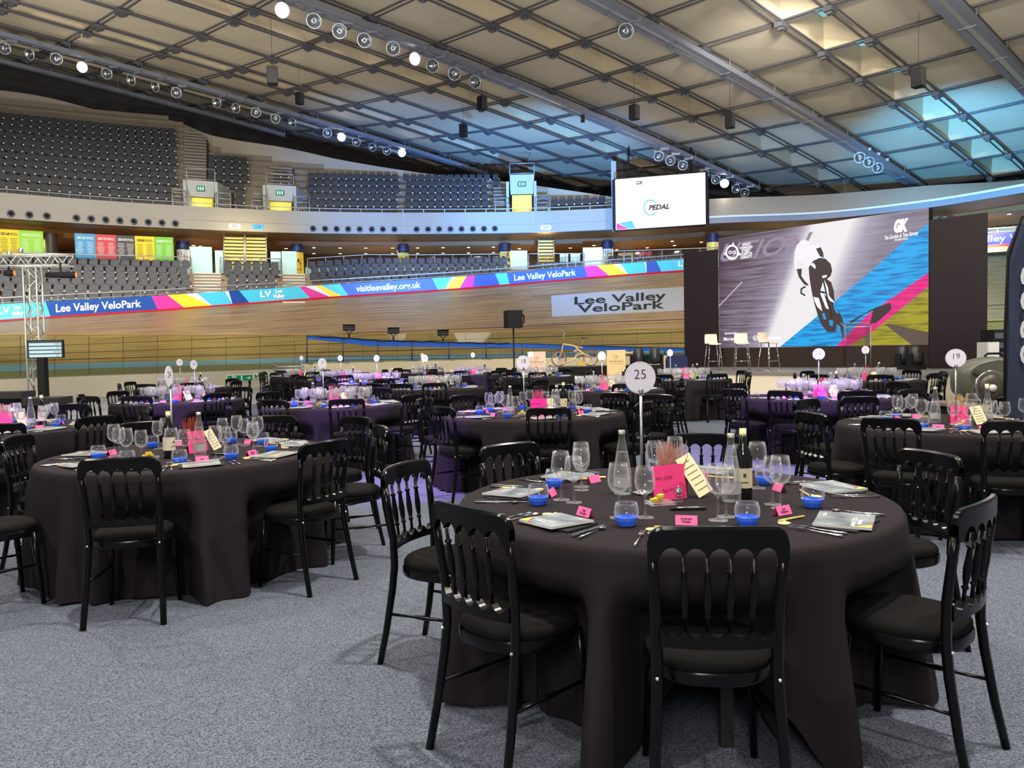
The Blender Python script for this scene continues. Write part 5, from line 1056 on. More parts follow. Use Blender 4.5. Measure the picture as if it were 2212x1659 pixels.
# ================================================================ CHAIRS
M_CHAIR = mat('black_lacquer', (.003, .003, .0035), .22, spec=.30)
M_CUSH = mat('black_cushion', (.0055, .005, .005), .9, spec=.15, noise=(300, .3))
M_CLOTH = mat('black_tablecloth', srgb(35, 30, 33), .85, spec=.14)
def yb(x): return -.028 * (1 - (x / .2) ** 2)
def vase(mb, p, q, n=7, s=1.0):
    p, q = Vector(p), Vector(q)
    pr = [(0, .007), (.16, .007), (.18, .013), (.20, .013), (.22, .008), (.34, .0105), (.5, .0135), (.64, .0115), (.74, .0075), (.76, .0115), (.78, .0115), (.80, .0065), (1, .0065)]
    mb.tube([p.lerp(q, t) for t, _ in pr], [r * s for _, r in pr], n)
def chair_parts():
    P = []
    # top rail with scalloped lower edge
    mb = MB(); rows_ = []
    for i in range(83):
        x = -.203 + .406 * i / 82; ax = abs(x)
        zt = .885 - (0 if ax < .158 else .045 - sqrt(max(0, .045 ** 2 - (ax - .158) ** 2))) + .006 * (1 - (x / .2) ** 2)
        u = (x + .170) / .068; fr = u - math.floor(u)
        zb = .785 if ax > .170 else .792 + .036 * sin(pi * fr) ** .55
        if ax > .188: zb = .785
        zb = min(zb, zt - .004); y = yb(x); t = .0125
        rows_.append([Vector((x, y + t, zb)), Vector((x, y + t, zt - .008)), Vector((x, y + t - .006, zt)), Vector((x, y - t + .006, zt)), Vector((x, y - t, zt - .008)), Vector((x, y - t, zb)), Vector((x, y + t, zb))])
    mb.grid(rows_, 0, False)
    mb.sm = [i % 6 in (0, 4) for i in range(len(mb.f))]; mb.sm = [False] * len(mb.f)
    P.append(('top_rail', mb, M_CHAIR))
    # lower rail, wavy on top
    mb = MB(); rows_ = []
    for i in range(61):
        x = -.168 + .336 * i / 60; u = (x + .165) / .066; fr = u - math.floor(u)
        zt = .576 - .027 * sin(pi * fr) ** 1.1; y = yb(x * 1.1) + .030; t = .014
        rows_.append([Vector((x, y + t, .522)), Vector((x, y + t, zt)), Vector((x, y - t, zt)), Vector((x, y - t, .522)), Vector((x, y + t, .522))])
    mb.grid(rows_, 0, False); P.append(('lower_rail', mb, M_CHAIR))
    for x in (-.102, -.034, .034, .102):
        mb = MB(); vase(mb, (x, yb(x), .80), (x * .93, yb(x) + .028, .565)); P.append(('spindle', mb, M_CHAIR))
    for s in (-1, 1):
        mb = MB(); mb.tube([(s * .197, -.045, 0), (s * .190, -.012, .15), (s * .180, .020, .34), (s * .176, .032, .45), (s * .178, .030, .58), (s * .186, .012, .72), (s * .188, .002, .80)], [.0165, .0175, .019, .0195, .019, .018, .0175], 8, flat=.85)
        P.append(('rear_leg', mb, M_CHAIR)); mb = MB(); mb.lathe([(.0062, -.004), (.006, .002), (.003, .005), (0, .0055)], 8, (s * .178, .010, .425), axis=Matrix.Rotation(pi / 2, 3, 'X')); P.append(('bolt', mb, mat('bolt_metal', (.8, .8, .78), .25, metal=1)))
        mb = MB(); mb.tube([(s * .160, .355, .42), (s * .166, .362, .31), (s * .167, .363, .300), (s * .168, .364, .290), (s * .169, .365, .282), (s * .170, .366, .274), (s * .184, .385, 0)], [.0165, .0165, .020, .015, .020, .0155, .0125], 8); P.append(('front_leg', mb, M_CHAIR))
        mb = MB()
        mb.tube([(s * .186, -.005, .23), (s * .178, .12, .23), (s * .177, .18, .23), (s * .176, .24, .23), (s * .173, .366, .23)], [.007, .007, .0115, .007, .007], 6); P.append(('stretcher', mb, M_CHAIR))
    def outl(s=1.0, n=36):
        pts = []
        for i in range(n):
            t = 2 * pi * i / n; c, q = cos(t), sin(t); e = 2.7
            x = math.copysign(abs(c) ** (2 / e), c); y = math.copysign(abs(q) ** (2 / e), q)
            w_ = .200 if y > -.1 else .200 - .024 * min(1, (-y - .1))
            pts.append((x * w_ * s, .212 + y * .200 * s))
        return pts
    mb = MB(); mb.grid([[Vector((x, y, z)) for x, y in outl(s) + outl(s)[:1]] for s, z in ((.90, .398), (.985, .400), (1.0, .408), (1.0, .432), (.98, .440))], 0, True); mb.add([Vector((x, y, .398)) for x, y in outl(.9)], [list(range(36))[::-1]]); P.append(('seat_frame', mb, M_CHAIR))
    mb = MB(); rr = [[Vector((x, y, z)) for x, y in outl(s) + outl(s)[:1]] for s, z in ((.95, .438), (.975, .448), (.97, .462), (.92, .475), (.75, .484), (.4, .488), (.02, .489))]
    mb.grid(rr, 0, True); P.append(('seat_cushion', mb, M_CUSH))
    return P
CP = chair_parts(); CME = [(n, mb.mesh(n, m_)) for n, mb, m_ in CP]
def far_mesh():
    mb = MB()
    for n, b, m_ in CP:
        if n == 'spindle': pass
        mb.add(b.v, b.f, 1 if n == 'seat_cushion' else 0, False); mb.sm[-len(b.f):] = b.sm
    return mb.mesh('banquet_chair', [M_CHAIR, M_CUSH])
FARCH = far_mesh(); CHN = []
def chair(x, y, ang, label, group, detail=True):
    """(x, y): middle of the back's top; ang: direction the sitter faces"""
    rz = ang - pi / 2
    if detail:
        r = empty('banquet_chair', (x, y, .006), rz, label, 'chair', group)
        for n, me in CME: link(n, me, r)
    else:
        r = link('banquet_chair', FARCH, None, (x, y, .006), rz); tag(r, label, 'chair', group)
    CHN.append(r); return r
# ================================================================ TABLEWARE
def pglass(name, col, rough=.03, ior=1.45, edge=.30, body=.035):
    m = bpy.data.materials.new(name); m.use_nodes = True; nt = m.node_tree; nt.nodes.clear(); N = nt.nodes.new; L = nt.links.new
    o = N('ShaderNodeOutputMaterial'); t = N('ShaderNodeBsdfTransparent'); t.inputs[0].default_value = (*col, 1)
    gl = N('ShaderNodeBsdfGlossy'); gl.inputs['Roughness'].default_value = rough; df = N('ShaderNodeBsdfDiffuse'); df.inputs[0].default_value = (.85, .85, .88, 1)
    tr = N('ShaderNodeBsdfTranslucent'); tr.inputs[0].default_value = (.85, .85, .88, 1); dd = N('ShaderNodeAddShader'); L(df.outputs[0], dd.inputs[0]); L(tr.outputs[0], dd.inputs[1])
    ed = N('ShaderNodeMixShader'); ed.inputs[0].default_value = .24; L(gl.outputs[0], ed.inputs[1]); L(dd.outputs[0], ed.inputs[2])  # white diffuse mixed in for the light that glass edges catch
    lw = N('ShaderNodeLayerWeight'); lw.inputs[0].default_value = edge; pw = N('ShaderNodeMath'); pw.operation = 'POWER'; pw.inputs[1].default_value = 1.9; L(lw.outputs['Facing'], pw.inputs[0])
    ma = N('ShaderNodeMath'); ma.operation = 'MULTIPLY_ADD'; ma.inputs[1].default_value = .9; ma.inputs[2].default_value = body; L(pw.outputs[0], ma.inputs[0]); ma.use_clamp = True
    mx = N('ShaderNodeMixShader'); L(ma.outputs[0], mx.inputs[0]); L(t.outputs[0], mx.inputs[1]); L(ed.outputs[0], mx.inputs[2]); L(mx.outputs[0], o.inputs[0]); return m
M_GLS = pglass('drinking_glass', (.995, .995, .998)); M_GLF = pglass('brightened_far_glass', (.99, .99, .995), edge=.38, body=.09); M_BLUE = mat('blue_glass', (.01, .17, 1.0), .05, alpha=.72, spec=1.0); M_GRNB = mat('dark_bottle', (.006, .008, .005), .08, spec=.7)  # far glass is a whitened copy, imitating sparkle on the distant tables
M_FOIL = mat('cream_foil', srgb(210, 200, 150), .4); M_LBL = mat('wine_label', srgb(220, 208, 175), .6); M_CUT = mat('cutlery_steel', (.72, .72, .72), .18, metal=1.0)
M_PINK = mat('pink_card', srgb(238, 62, 128), .6); M_PINK2 = mat('pale_pink_card', srgb(235, 100, 160), .6); M_NAP = mat('black_napkin', (.010, .010, .011), .9)
def booklet_mat():
    m = mat('programme_cover', srgb(112, 118, 122), .28, spec=.6); nt = m.node_tree; b = nt.nodes['Principled BSDF']
    tc = nt.nodes.new('ShaderNodeTexCoord'); n = nt.nodes.new('ShaderNodeTexNoise'); n.inputs['Scale'].default_value = 9; r = nt.nodes.new('ShaderNodeValToRGB')
    r.color_ramp.elements[0].position = .35; r.color_ramp.elements[0].color = (*srgb(86, 94, 98), 1); r.color_ramp.elements[1].position = .7; r.color_ramp.elements[1].color = (*srgb(150, 156, 156), 1)
    nt.links.new(tc.outputs['Object'], n.inputs['Vector']); nt.links.new(n.outputs[0], r.inputs[0]); nt.links.new(r.outputs[0], b.inputs['Base Color']); return m
M_BOOK = booklet_mat(); M_PAPER = mat('white_paper', srgb(215, 215, 210), .6); M_WPR = mat('white_cover_print', srgb(215, 218, 220), .4)
WG = [(0, 0), (.036, 0), (.0365, .0025), (.012, .005), (.0045, .014), (.0038, .05), (.0038, .088), (.010, .096), (.028, .108), (.040, .128), (.043, .148), (.040, .178), (.034, .214), (.0328, .214), (.0385, .178), (.0412, .148), (.038, .130), (.027, .112), (.010, .101), (0, .099)]
WGF = [(0, 0), (.036, 0), (.0365, .003), (.0045, .012), (.0038, .088), (.028, .108), (.042, .140), (.034, .214), (.0328, .214), (.0405, .140), (.027, .112), (0, .100)]
wgme = MB().lathe(WG, 28).mesh('wine_glass', M_GLS); wgf = MB().lathe(WGF, 12).mesh('wine_glass', M_GLF)
TU = [(0, .017), (.034, .019), (.043, .034), (.0465, .05), (.044, .070), (.0385, .086), (.0372, .086), (.0425, .070), (.045, .05), (.0415, .036), (.032, .024), (0, .022)]
TB = [(0, 0), (.026, 0), (.032, .004), (.040, .018), (.0448, .034), (.0425, .0345), (.034, .0185), (0, .0165)]
tume = MB().lathe(TU, 24).mesh('tumbler', M_GLS); tubm = MB().lathe(TB, 14, sm=False).mesh('blue_base', M_BLUE)
def wineglass(p, lab, grp, near=True, s=1.0):
    o = link('wine_glass', wgme if near else wgf, None, p, 0); tag(o, lab, 'wine glass', grp); o.scale = (s, s, s); return o
def tumbler(p, lab, grp, near=True):
    o = link('tumbler', tume, None, p); tag(o, lab, 'tumbler', grp); link('blue_base', tubm, o); return o
def mk_waterbottle():
    r = empty('water_bottle', label='x', cat='bottle')
    pr = [(0, 0), (.038, 0), (.040, .01), (.040, .09)]
    for i in range(14):
        z = .10 + i * .0105; rr_ = .040 - .024 * (i / 14) ** 1.1; pr += [(rr_, z), (rr_ - .0022, z + .005)]
    pr += [(.014, .255), (.0145, .275)]
    obj('bottle', MB().lathe(pr, 18, sm=False), pglass('bottle_glass', (.93, .96, .95), .05, body=.09), r)
    obj('water', MB().lathe([(0, .004), (.036, .006), (.036, .1), (.025, .19), (.0, .19)], 14), pglass('water', (.97, .98, .98), 0, 1.33), r)
    obj('label', MB().lathe([(.0412, .035), (.0412, .080)], 16), mat('bottle_label', srgb(170, 172, 168), .5), r); obj('cap', MB().lathe([(.0155, .27), (.0155, .288), (0, .288)], 12), mat('bottle_cap', srgb(175, 172, 160), .3, metal=.5), r)
    return r
def mk_wine():
    r = empty('wine_bottle', label='x', cat='bottle')
    obj('bottle', MB().lathe([(0, 0), (.037, .0), (.038, .006), (.038, .18), (.034, .205), (.016, .235), (.0142, .30), (0, .30)], 20), M_GRNB, r)
    obj('label', MB().lathe([(.0386, .05), (.0386, .135)], 20), M_LBL, r); obj('foil', MB().lathe([(.0150, .245), (.0150, .302), (0, .303)], 14), M_FOIL, r)
    obj('label_print', MB().box((0, -.0390, .105), (.012, .001, .016)).box((0, -.0390, .075), (.03, .001, .004)), mat('label_ink', srgb(70, 60, 50), .6), r)
    return r
WB = Proto(mk_waterbottle); WN = Proto(mk_wine)
def mk_stand(num, tall=True):
    r = empty('table_number_stand', label='x', cat='table number')
    obj('base', MB().lathe([(0, 0), (.045, 0), (.047, .005), (.02, .012), (.006, .018)], 20), mat('chrome', (.75, .75, .76), .12, metal=1), r)
    obj('pole', MB().tube([(0, 0, .01), (.0, 0, .46)], .0065, 7), M_STEEL, r); obj('clip', MB().lathe([(0, .44), (.012, .445), (.014, .462), (.009, .475), (0, .478)], 10).tube([(-.016, -.004, .452), (.016, -.004, .452)], .003, 5), mat('chrome', (.75, .75, .76), .12, metal=1), r)
    d = obj('disc', MB().lathe([(0, -.002), (.0725, -.002), (.0725, .002), (0, .002)], 40, (0, .006, .522), axis=Matrix.Rotation(pi / 2, 3, 'X'), sm=False), mat('disc_card', srgb(240, 236, 246), .45), r)
    obj('border', MB().lathe([(.0690, 0), (.0697, 0)], 40, (0, .0032, .522), axis=Matrix.Rotation(pi / 2, 3, 'X')), mat('disc_line', srgb(120, 115, 125), .6), d)
    tb = MB(); text_on(tb, str(num), lambda x, y: (x, .003, .535 + y), .062, offset=-.0006); obj('number', tb, mat('number_ink', srgb(45, 42, 50), .6), d)
    tb = MB(); text_on(tb, str(num), lambda x, y: (-x, .0092, .535 + y), .062, offset=-.0006); obj('number', tb, mat('number_ink', srgb(45, 42, 50), .6), d)
    return r
M_HEATH = mat('heather_bloom', srgb(190, 140, 125), .8); M_HEATH2 = mat('dry_stalk', srgb(200, 170, 125), .8); M_HGRN = mat('heather_green', srgb(70, 88, 42), .8); M_POT = mat('brown_wooden_pot', srgb(96, 52, 32), .6, noise=(8, .2))
HC = [mat('heather_bloom', srgb(190, 140, 125), .8), mat('rust_bloom', srgb(150, 58, 38), .8), mat('dry_stalk', srgb(200, 170, 125), .8), mat('pink_bloom', srgb(205, 90, 130), .8)]
def centre(tid, x, y, rz, kind, label):
    g = empty('centrepiece', (x, y, TZ), rz, label, 'flower arrangement', 'centrepieces')
    obj('pot', MB().prism([(-.055, -.055), (.055, -.055), (.055, .055), (-.055, .055)], 0, .10), M_POT, g)
    rr = random.Random(tid); st_ = MB(); bl = MB(); near = tid in (25, 24, 19, 18, 17)
    for i in range(90 if near else 26):
        a, r0 = rr.uniform(0, 2 * pi), rr.uniform(0, .048); x0, y0 = r0 * cos(a), r0 * sin(a); h = rr.uniform(.09, .155); lx, ly = x0 * rr.uniform(.3, .9), y0 * rr.uniform(.3, .9)
        st_.tube([(x0, y0, .09), (x0 + lx * .5, y0 + ly * .5, .09 + h * .5)], .0016 if near else .004, 3)
        n = 6 if near else 3; pts = [(x0 + lx * t, y0 + ly * t, .09 + h * t) for t in rng(.35, 1, n)]
        bl.tube(pts, [(.0042 if k % 2 else .0026) * (1 if near else 2) * (1.15 - k / n) for k in range(n)], 4)
    obj('stems', st_, M_HGRN, g); obj('blooms', bl, HC[kind], g)
    return g
def pinkcard(x, y, rz, label, near, w_=.165, h=.15, mt=None):
    g = empty('pink_envelope', (x, y, TZ), rz, label, 'envelope', 'pink raffle envelopes')
    T = Matrix.Rotation(-.16, 4, 'X'); n = MB()
    n.prism([(-w_ / 2, 0), (w_ / 2, 0), (w_ / 2, .145), (w_ / 2 - .01, h), (-w_ / 2 + .01, h), (-w_ / 2, .145)], -.003, .003, T=(T @ Matrix.Rotation(pi / 2, 4, 'X'))); obj('envelope', n, mt or M_PINK, g)
    if near:
        tb = MB(); text_on(tb, "Win £500", lambda a, b: T @ Vector((-.03 + a, -.0045, .095 + b)), .022, shear=.3); text_on(tb, 'Take Part Or Two', lambda a, b: T @ Vector((.02 + a, -.0045, .045 + b + a * .1)), .024, shear=.3, width=.12)
        obj('handwriting', tb, mat('card_ink', srgb(110, 20, 60), .6), g)
        fl = MB(); fl.prism([(.03, .01), (.075, .01), (.075, .06), (.06, .075), (.03, .06)], -.0048, -.0040, T=(T @ Matrix.Rotation(pi / 2, 4, 'X')) @ Matrix.Scale(-1, 4, (0, 0, 1))); obj('flap_fold', fl, mat('pink_fold', srgb(215, 45, 110), .6), g)
    return g
def menucard(x, y, rz, tilt, label, near, sz=(.085, .19)):
    g = empty('menu_card', (x, y, TZ), rz, label, 'menu card', 'cream menu cards')
    T = Matrix.Rotation(-.45, 4, 'X') @ Matrix.Rotation(tilt, 4, 'Y'); w_, h = sz
    z0 = max(0, w_ / 2 * abs(sin(tilt)))
    T = Matrix.Translation((0, 0, z0)) @ T
    n = MB(); n.prism([(-w_ / 2, 0), (w_ / 2, 0), (w_ / 2, h), (-w_ / 2, h)], -.0015, .0015, T=T @ Matrix.Rotation(pi / 2, 4, 'X')); obj('card', n, mat('cream_card', srgb(226, 212, 170), .6), g)
    if near:
        tb = MB()
        for q in range(6): tb.box(T @ Vector((0, -.0022, h * (.85 - q * .14))), (w_ * (.7 if q else .4), .0006, .004), rot=T.to_3x3())
        obj('print', tb, mat('menu_ink', srgb(120, 108, 84), .6), g)
    return g
# ---- place setting pieces (shared meshes, sitter at -y, table centre at +y)
def knife_mb():
    mb = MB(); mb.box((0, -.055, .004), (.011, .10, .007)); mb.prism([(-.007, 0), (.006, 0), (.006, .09), (.002, .115), (-.004, .11), (-.008, .08)], .003, .0045); return mb
def spoon_mb():
    mb = MB(); mb.tube([(0, -.11, .004), (0, -.02, .004), (0, .04, .006)], [.005, .0032, .0025], 6); mb.lathe([(.0, -.006), (.010, -.005), (.017, -.0005), (.0175, .001), (.010, -.002), (0, -.003)], 12, (0, .065, .008)); return mb
def fork_mb():
    mb = MB(); mb.tube([(0, -.11, .004), (0, -.02, .004), (0, .035, .007)], [.005, .0032, .003], 6); mb.box((0, .045, .008), (.018, .022, .002))
    for x in (-.0078, -.0026, .0026, .0078): mb.tube([(x, .055, .008), (x, .08, .005), (x, .098, .009)], .0012, 4)
    return mb
def book_mb():
    mb = MB(); n = 7; w_ = .21; d = .195
    top = [[Vector((-w_ / 2 + w_ * i / n, -d / 2 + d * j, .0135 + .006 * (i / n) ** 2)) for i in range(n + 1)] for j in (0, 1)]
    mb.grid(top, 0, True); bot = [[v - Vector((0, 0, .008)) for v in r] for r in top]; mb.grid(bot[::-1], 1, True)
    mb.grid([top[0][::-1], bot[0][::-1]], 1, False); mb.grid([top[1], bot[1]], 1, False)
    for i in (0, n): mb.add([top[0][i], top[1][i], bot[1][i], bot[0][i]], [(0, 1, 2, 3) if i == 0 else (3, 2, 1, 0)], 1)
    return mb
ME = dict(knife=knife_mb().mesh('knife', M_CUT), spoon=spoon_mb().mesh('spoon', M_CUT), fork=fork_mb().mesh('fork', M_CUT), programme=book_mb().mesh('programme', [M_BOOK, M_PAPER]))
nm = MB(); nm.prism([(-.125, -.09), (.125, -.09), (.13, .0), (.125, .09), (-.125, .085), (-.13, 0)], .0005, .0055); ME['napkin'] = nm.mesh('napkin', M_NAP)
def arc(z): return .0136 + .006 * z ** 2 + .0006
tb = MB(); fz = lambda x: .0135 + .006 * ((x + .105) / .21) ** 2 + .0008
text_on(tb, 'GRAND CYCLE\nDINNER', lambda x, y: (-.035 + y * .9 + 0, -.02 + x * .9, fz(-.035 + y)) if False else (x - .03, y - .045, fz(x - .03)), .020, offset=.0006)
text_on(tb, 'PEDAL', lambda x, y: (x + .06, y + .072, fz(x + .06)), .015, offset=.0005); text_on(tb, 'GK', lambda x, y: (x + .085, y - .075, fz(x + .085)), .013, offset=.0005)
ME['title'] = tb.mesh('title', M_WPR)
tb = MB(); tb.add([(-.104, -.096, fz(-.104)), (-.055, -.096, fz(-.055)), (-.104, -.03, fz(-.104))], [(0, 1, 2)], 0); tb.add([(-.104, -.03, fz(-.104)), (-.07, -.075, fz(-.07)), (-.02, -.096, fz(-.02)), (-.055, -.096, fz(-.055))], [(0, 3, 2, 1)], 1)
ME['colour_corner'] = tb.mesh('colour_corner', [mat('cover_yellow', srgb(200, 190, 90), .4), mat('cover_red', srgb(190, 80, 90), .4)])
pc = MB(); pc.add([(-.04, -.016, 0), (.04, -.016, 0), (.04, 0, .034), (-.04, 0, .034), (.04, .016, 0), (-.04, .016, 0)], [(0, 1, 2, 3), (3, 2, 4, 5)]); pc.add([(-.04, -.0145, 0), (.04, -.0145, 0), (.04, 0, .0325), (-.04, 0, .0325), (.04, .0145, 0), (-.04, .0145, 0)], [(3, 2, 1, 0), (5, 4, 2, 3)])
ME['place_card'] = pc.mesh('place_card', M_PINK2)
NAMES = ['Andrew\nWalsh', 'Neil\nDouglas', 'Joe\nRoberts', 'Tom', 'Kate', 'Mark', 'Anna', 'Paul']
NM = []
for s_ in NAMES:
    tb = MB(); text_on(tb, s_, lambda x, y: (x, -.0085 - .47 * 0 + (y * .42) - .0005 - .0005, .0175 + y * .9), .0125, offset=.0004, line=.9); NM.append(tb.mesh('name_print', mat('name_ink', srgb(70, 15, 45), .6)))
pen = MB(); pen.tube([(0, -.07, .0045), (0, .07, .0045)], .0042, 6); ME['pencil'] = pen.mesh('pencil', mat('yellow_pencil', srgb(222, 188, 92), .5))
tg = MB(); tg.prism([(.022 * cos(2 * pi * k / 20) * 1.15, .022 * sin(2 * pi * k / 20)) for k in range(20)], .0006, .0032); ME['wooden_tag'] = tg.mesh('wooden_tag', mat('tag_wood', srgb(226, 200, 135), .5))
st_ = MB(); st_.lathe([(.0055 + .0008 * cos(t), .0008 * sin(t)) for t in rng(0, 2 * pi, 6)], 12); ME['string'] = st_.mesh('string', M_PAPER)
TZ = .756
TABLES = {1: (-2.6, 24), 2: (-1.03, 21.3), 3: (.6, 18.9), 4: (3.4, 15.7), 5: (6.2, 13.87), 7: (-6.1, 23.2), 8: (-4.2, 19.5), 9: (-2.86, 16.8), 10: (-1.4, 14.1), 11: (1.46, 12.5), 12: (3.8, 9.84), 15: (-6.75, 16.3), 16: (-4.95, 11.75), 17: (-2.3, 10.2), 18: (.22, 8.15), 19: (3.57, 6.29), 23: (-4.95, 7.64), 24: (-2.2, 5.38), 25: (.68, 3.44)}
TR = .92
CHAIRS = {  # absolute places read for the nearer tables (x, y) of the back; the rest by angle round the table
 25: [(-.50, 3.70, -12), (-.15, 2.65, 0), (.59, 2.29, 0), (1.51, 2.58, 0), (1.96, 3.73, 0), (1.14, 4.66, 0), (-.02, 4.38, 0)],
 24: [(-2.06, 4.13, 4), (-1.13, 4.73, 0), (-3.38, 5.40, 6), (-1.27, 6.40, 0), (-2.02, 6.70, 0), (-.93, 5.55, 14), (-2.95, 6.36, 0), (-3.12, 4.36, 0)],
 23: [(-3.73, 7.09, 0), (-4.96, 8.94, 0), (-4.2, 6.45, 0), (-3.85, 8.3, 10), (-6.1, 8.1, 0)],
 19: [(2.27, 6.02, 0), (2.74, 7.36, 0), (3.34, 7.62, 0), (2.60, 5.45, 0), (3.24, 5.09, 0), (4.55, 7.1, 0), (4.5, 5.5, 0)],
 18: [(-.66, 7.43, 0), (.32, 7.03, 0), (1.24, 7.48, 0), (1.58, 8.62, 30), (1.18, 9.12, 0), (-1.0, 8.62, 20), (-.56, 9.25, 0), (.45, 9.42, 0)],
 17: [(-1.22, 9.60, 0), (-1.87, 8.95, -6), (-2.72, 9.02, 0), (-3.47, 9.7, 0), (-3.38, 11.0, 0), (-1.94, 11.55, 0), (-1.1, 10.6, 0)]}
ANG = {12: [200, 232, 268, 297, 335, 20, 80, 130], 11: [325, 278, 232, 186, 140, 92, 46, 5], 4: [285, 330, 15, 60, 105, 150, 195, 240], 16: [268, 318, 158, 200, 232, 5, 60, 110], 5: [210, 255, 300, 345, 30, 75, 120, 165]}
SETA = {25: [222, 168, 125, 313, 9, 64, 266], 24: [311 - 14, 182, 213 + 18, 28, 60, 338, 118, 265]}
def side_word(dx, dy, vx, vy):
    # where on the table as the viewer sees it
    a = math.degrees(atan2(dy * vy + dx * vx, 0.0001)); 
    fx = dx * vy - dy * vx; fy = dx * vx + dy * vy
    s = ['far' if fy > .38 else ('near' if fy < -.38 else ''), 'left' if fx < -.38 else ('right' if fx > .38 else '')]
    t = ' '.join(w_ for w_ in s if w_)
    return t or 'middle'
MANY = []
for tid, (tx, ty) in sorted(TABLES.items(), reverse=True):
    near = tid in (25, 24, 19, 18, 17, 23); vnear = tid in (25, 24, 19, 18)
    rr = random.Random(tid * 13); L_ = hypot(tx, ty); vx, vy = tx / L_, ty / L_
    T_ = {24: 'left front table', 23: 'left-edge table', 15: 'far-left back table'}.get(tid, 'table %d' % tid)
    # chairs
    lst = []
    if tid in CHAIRS:
        for x, y, tw in CHAIRS[tid]: lst.append((x, y, atan2(ty - y, tx - x) + radians(tw)))
    else:
        an = ANG.get(tid) or [rr.uniform(0, 45) + 45 * i + rr.uniform(-5, 5) for i in range(8)]
        for a in an:
            r_ = 1.20 + rr.uniform(-.03, .10); lst.append((tx + r_ * cos(radians(a)), ty + r_ * sin(radians(a)), radians(a) + pi + rr.uniform(-.15, .15)))
    info = []
    for x, y, a in lst: info.append((x, y, a, atan2(y - ty, x - tx)))
    used = {}
    names = []
    for x, y, a, ca in info:
        sw_ = side_word(x - tx, y - ty, vx, vy); names.append(sw_); used.setdefault(sw_, []).append(W / 2 + F * x / y)
    for (x, y, a, ca), sw_ in zip(info, names):
        ls_ = sorted(used[sw_]); i_ = ls_.index(W / 2 + F * x / y); n_ = len(ls_)
        extra = '' if n_ == 1 else (' (left one)' if n_ == 2 and i_ == 0 else ' (right one)' if n_ == 2 else ' (%s one)' % ['left', 'middle', 'right', 'rightmost'][min(i_, 3)])
        chair(x, y, a, 'black spindle-back banquet chair on the %s side of %s%s' % (sw_, T_, extra), 'banquet chairs around the round tables', ty < 13 or tid == 5)
    # cloth: round top, falling in folds, pushed in where the seats go under
    cas = [(c, hypot(x - tx, y - ty)) for x, y, a, c in info]
    ph = [rr.uniform(0, 6.28) for _ in range(6)]; NTH = 240 if near else 110
    def rad(th, z, ph=ph, cas=cas, tid=tid):
        d = (.75 - z) / .75
        fold = (.046 * (1 - 1.7 * abs(sin(6.5 * th + ph[0] + .3 * sin(5 * th)))) + .040 * (1 - 1.7 * abs(sin(11.5 * th + ph[1]))) + .014 * sin(31 * th + ph[2]) + .014 * sin(5 * th + ph[3])) * min(1, d * 1.3) ** 1.3
        flare = .10 * d + .02 * sin(4 * th + ph[4]) * d
        r = TR + .005 + flare + fold
        # deeper cones of cloth between the chairs
        k = 0
        for c, rc in cas:
            dd = abs((th - c + pi) % (2 * pi) - pi); lim = rc - .43; w0 = .235
            if dd < w0 + .11:
                f = 1 if dd < w0 else max(0, 1 - (dd - w0) / .11); f = f * f * (3 - 2 * f); zf = 0 if z > .62 else (1 if z < .47 else (.62 - z) / .15); zf = zf * zf * (3 - 2 * zf)
                tgt = min(r, max(.62, lim) + fold * .35); r = r + (tgt - r) * f * zf
        return r
    mb = MB(); rows_ = []
    ths = [2 * pi * i / NTH for i in range(NTH + 1)]
    for r_ in (.02, .3, .6, .85): rows_.append([Vector((r_ * cos(t), r_ * sin(t), TZ - .002)) for t in ths])
    rows_.append([Vector(((TR - .012) * cos(t), (TR - .012) * sin(t), TZ - .002)) for t in ths]); rows_.append([Vector(((TR - .003) * cos(t), (TR - .003) * sin(t), TZ - .006)) for t in ths])
    hem = lambda t: .012 + .012 * (1 + sin(9 * t + ph[5])) * .5
    zs = [.735, .70, .66, .62, .57, .51, .45, .37, .28, .18, .09, 0]
    for z in zs:
        if z > 0: rows_.append([Vector((rad(t, z) * cos(t), rad(t, z) * sin(t), z)) for t in ths])
        else: rows_.append([Vector((rad(t, .02) * cos(t), rad(t, .02) * sin(t), hem(t))) for t in ths])
    if tid == 25:   # hem lifted over the front chair so that a table leg shows
        for i, t in enumerate(ths):
            dd = abs((t - radians(270) + pi) % (2 * pi) - pi)
            if dd < .34:
                f = 1 - (dd / .34) ** 2
                for k in (-1, -2, -3, -4): 
                    v = rows_[k][i]; v.z = v.z + (.33 - v.z) * f if v.z < .33 else v.z
    mb.grid(rows_, 0, True)
    me = mb.mesh('tablecloth', M_CLOTH); o = link('tablecloth', me, None, (tx, ty, 0)); tag(o, 'black floor-length round tablecloth covering %s' % T_, 'tablecloth', 'black round tablecloths')
    # number stand, centrepiece, bottles
    face = atan2(-ty, -tx) + pi / 2 + {25: .35, 24: 1.25, 17: .75, 16: .85, 18: .35, 19: .1, 12: 0, 11: .5, 10: .6, 23: .9}.get(tid, rr.uniform(.2, .8))
    sx_, sy_ = {25: (.577, 3.558), 24: (-2.30, 5.34), 19: (3.47, 6.20), 18: (.12, 8.10), 17: (-2.42, 10.17), 16: (-4.72, 11.81), 12: (3.83, 9.9), 11: (1.43, 12.56), 10: (-1.54, 14.1), 5: (6.2, 13.9), 4: (3.16, 15.8), 3: (.47, 18.96), 2: (-1.03, 21.3), 9: (-2.85, 16.8), 8: (-4.2, 19.5), 7: (-6.13, 23.2)}.get(tid, (tx - .1, ty + .1))
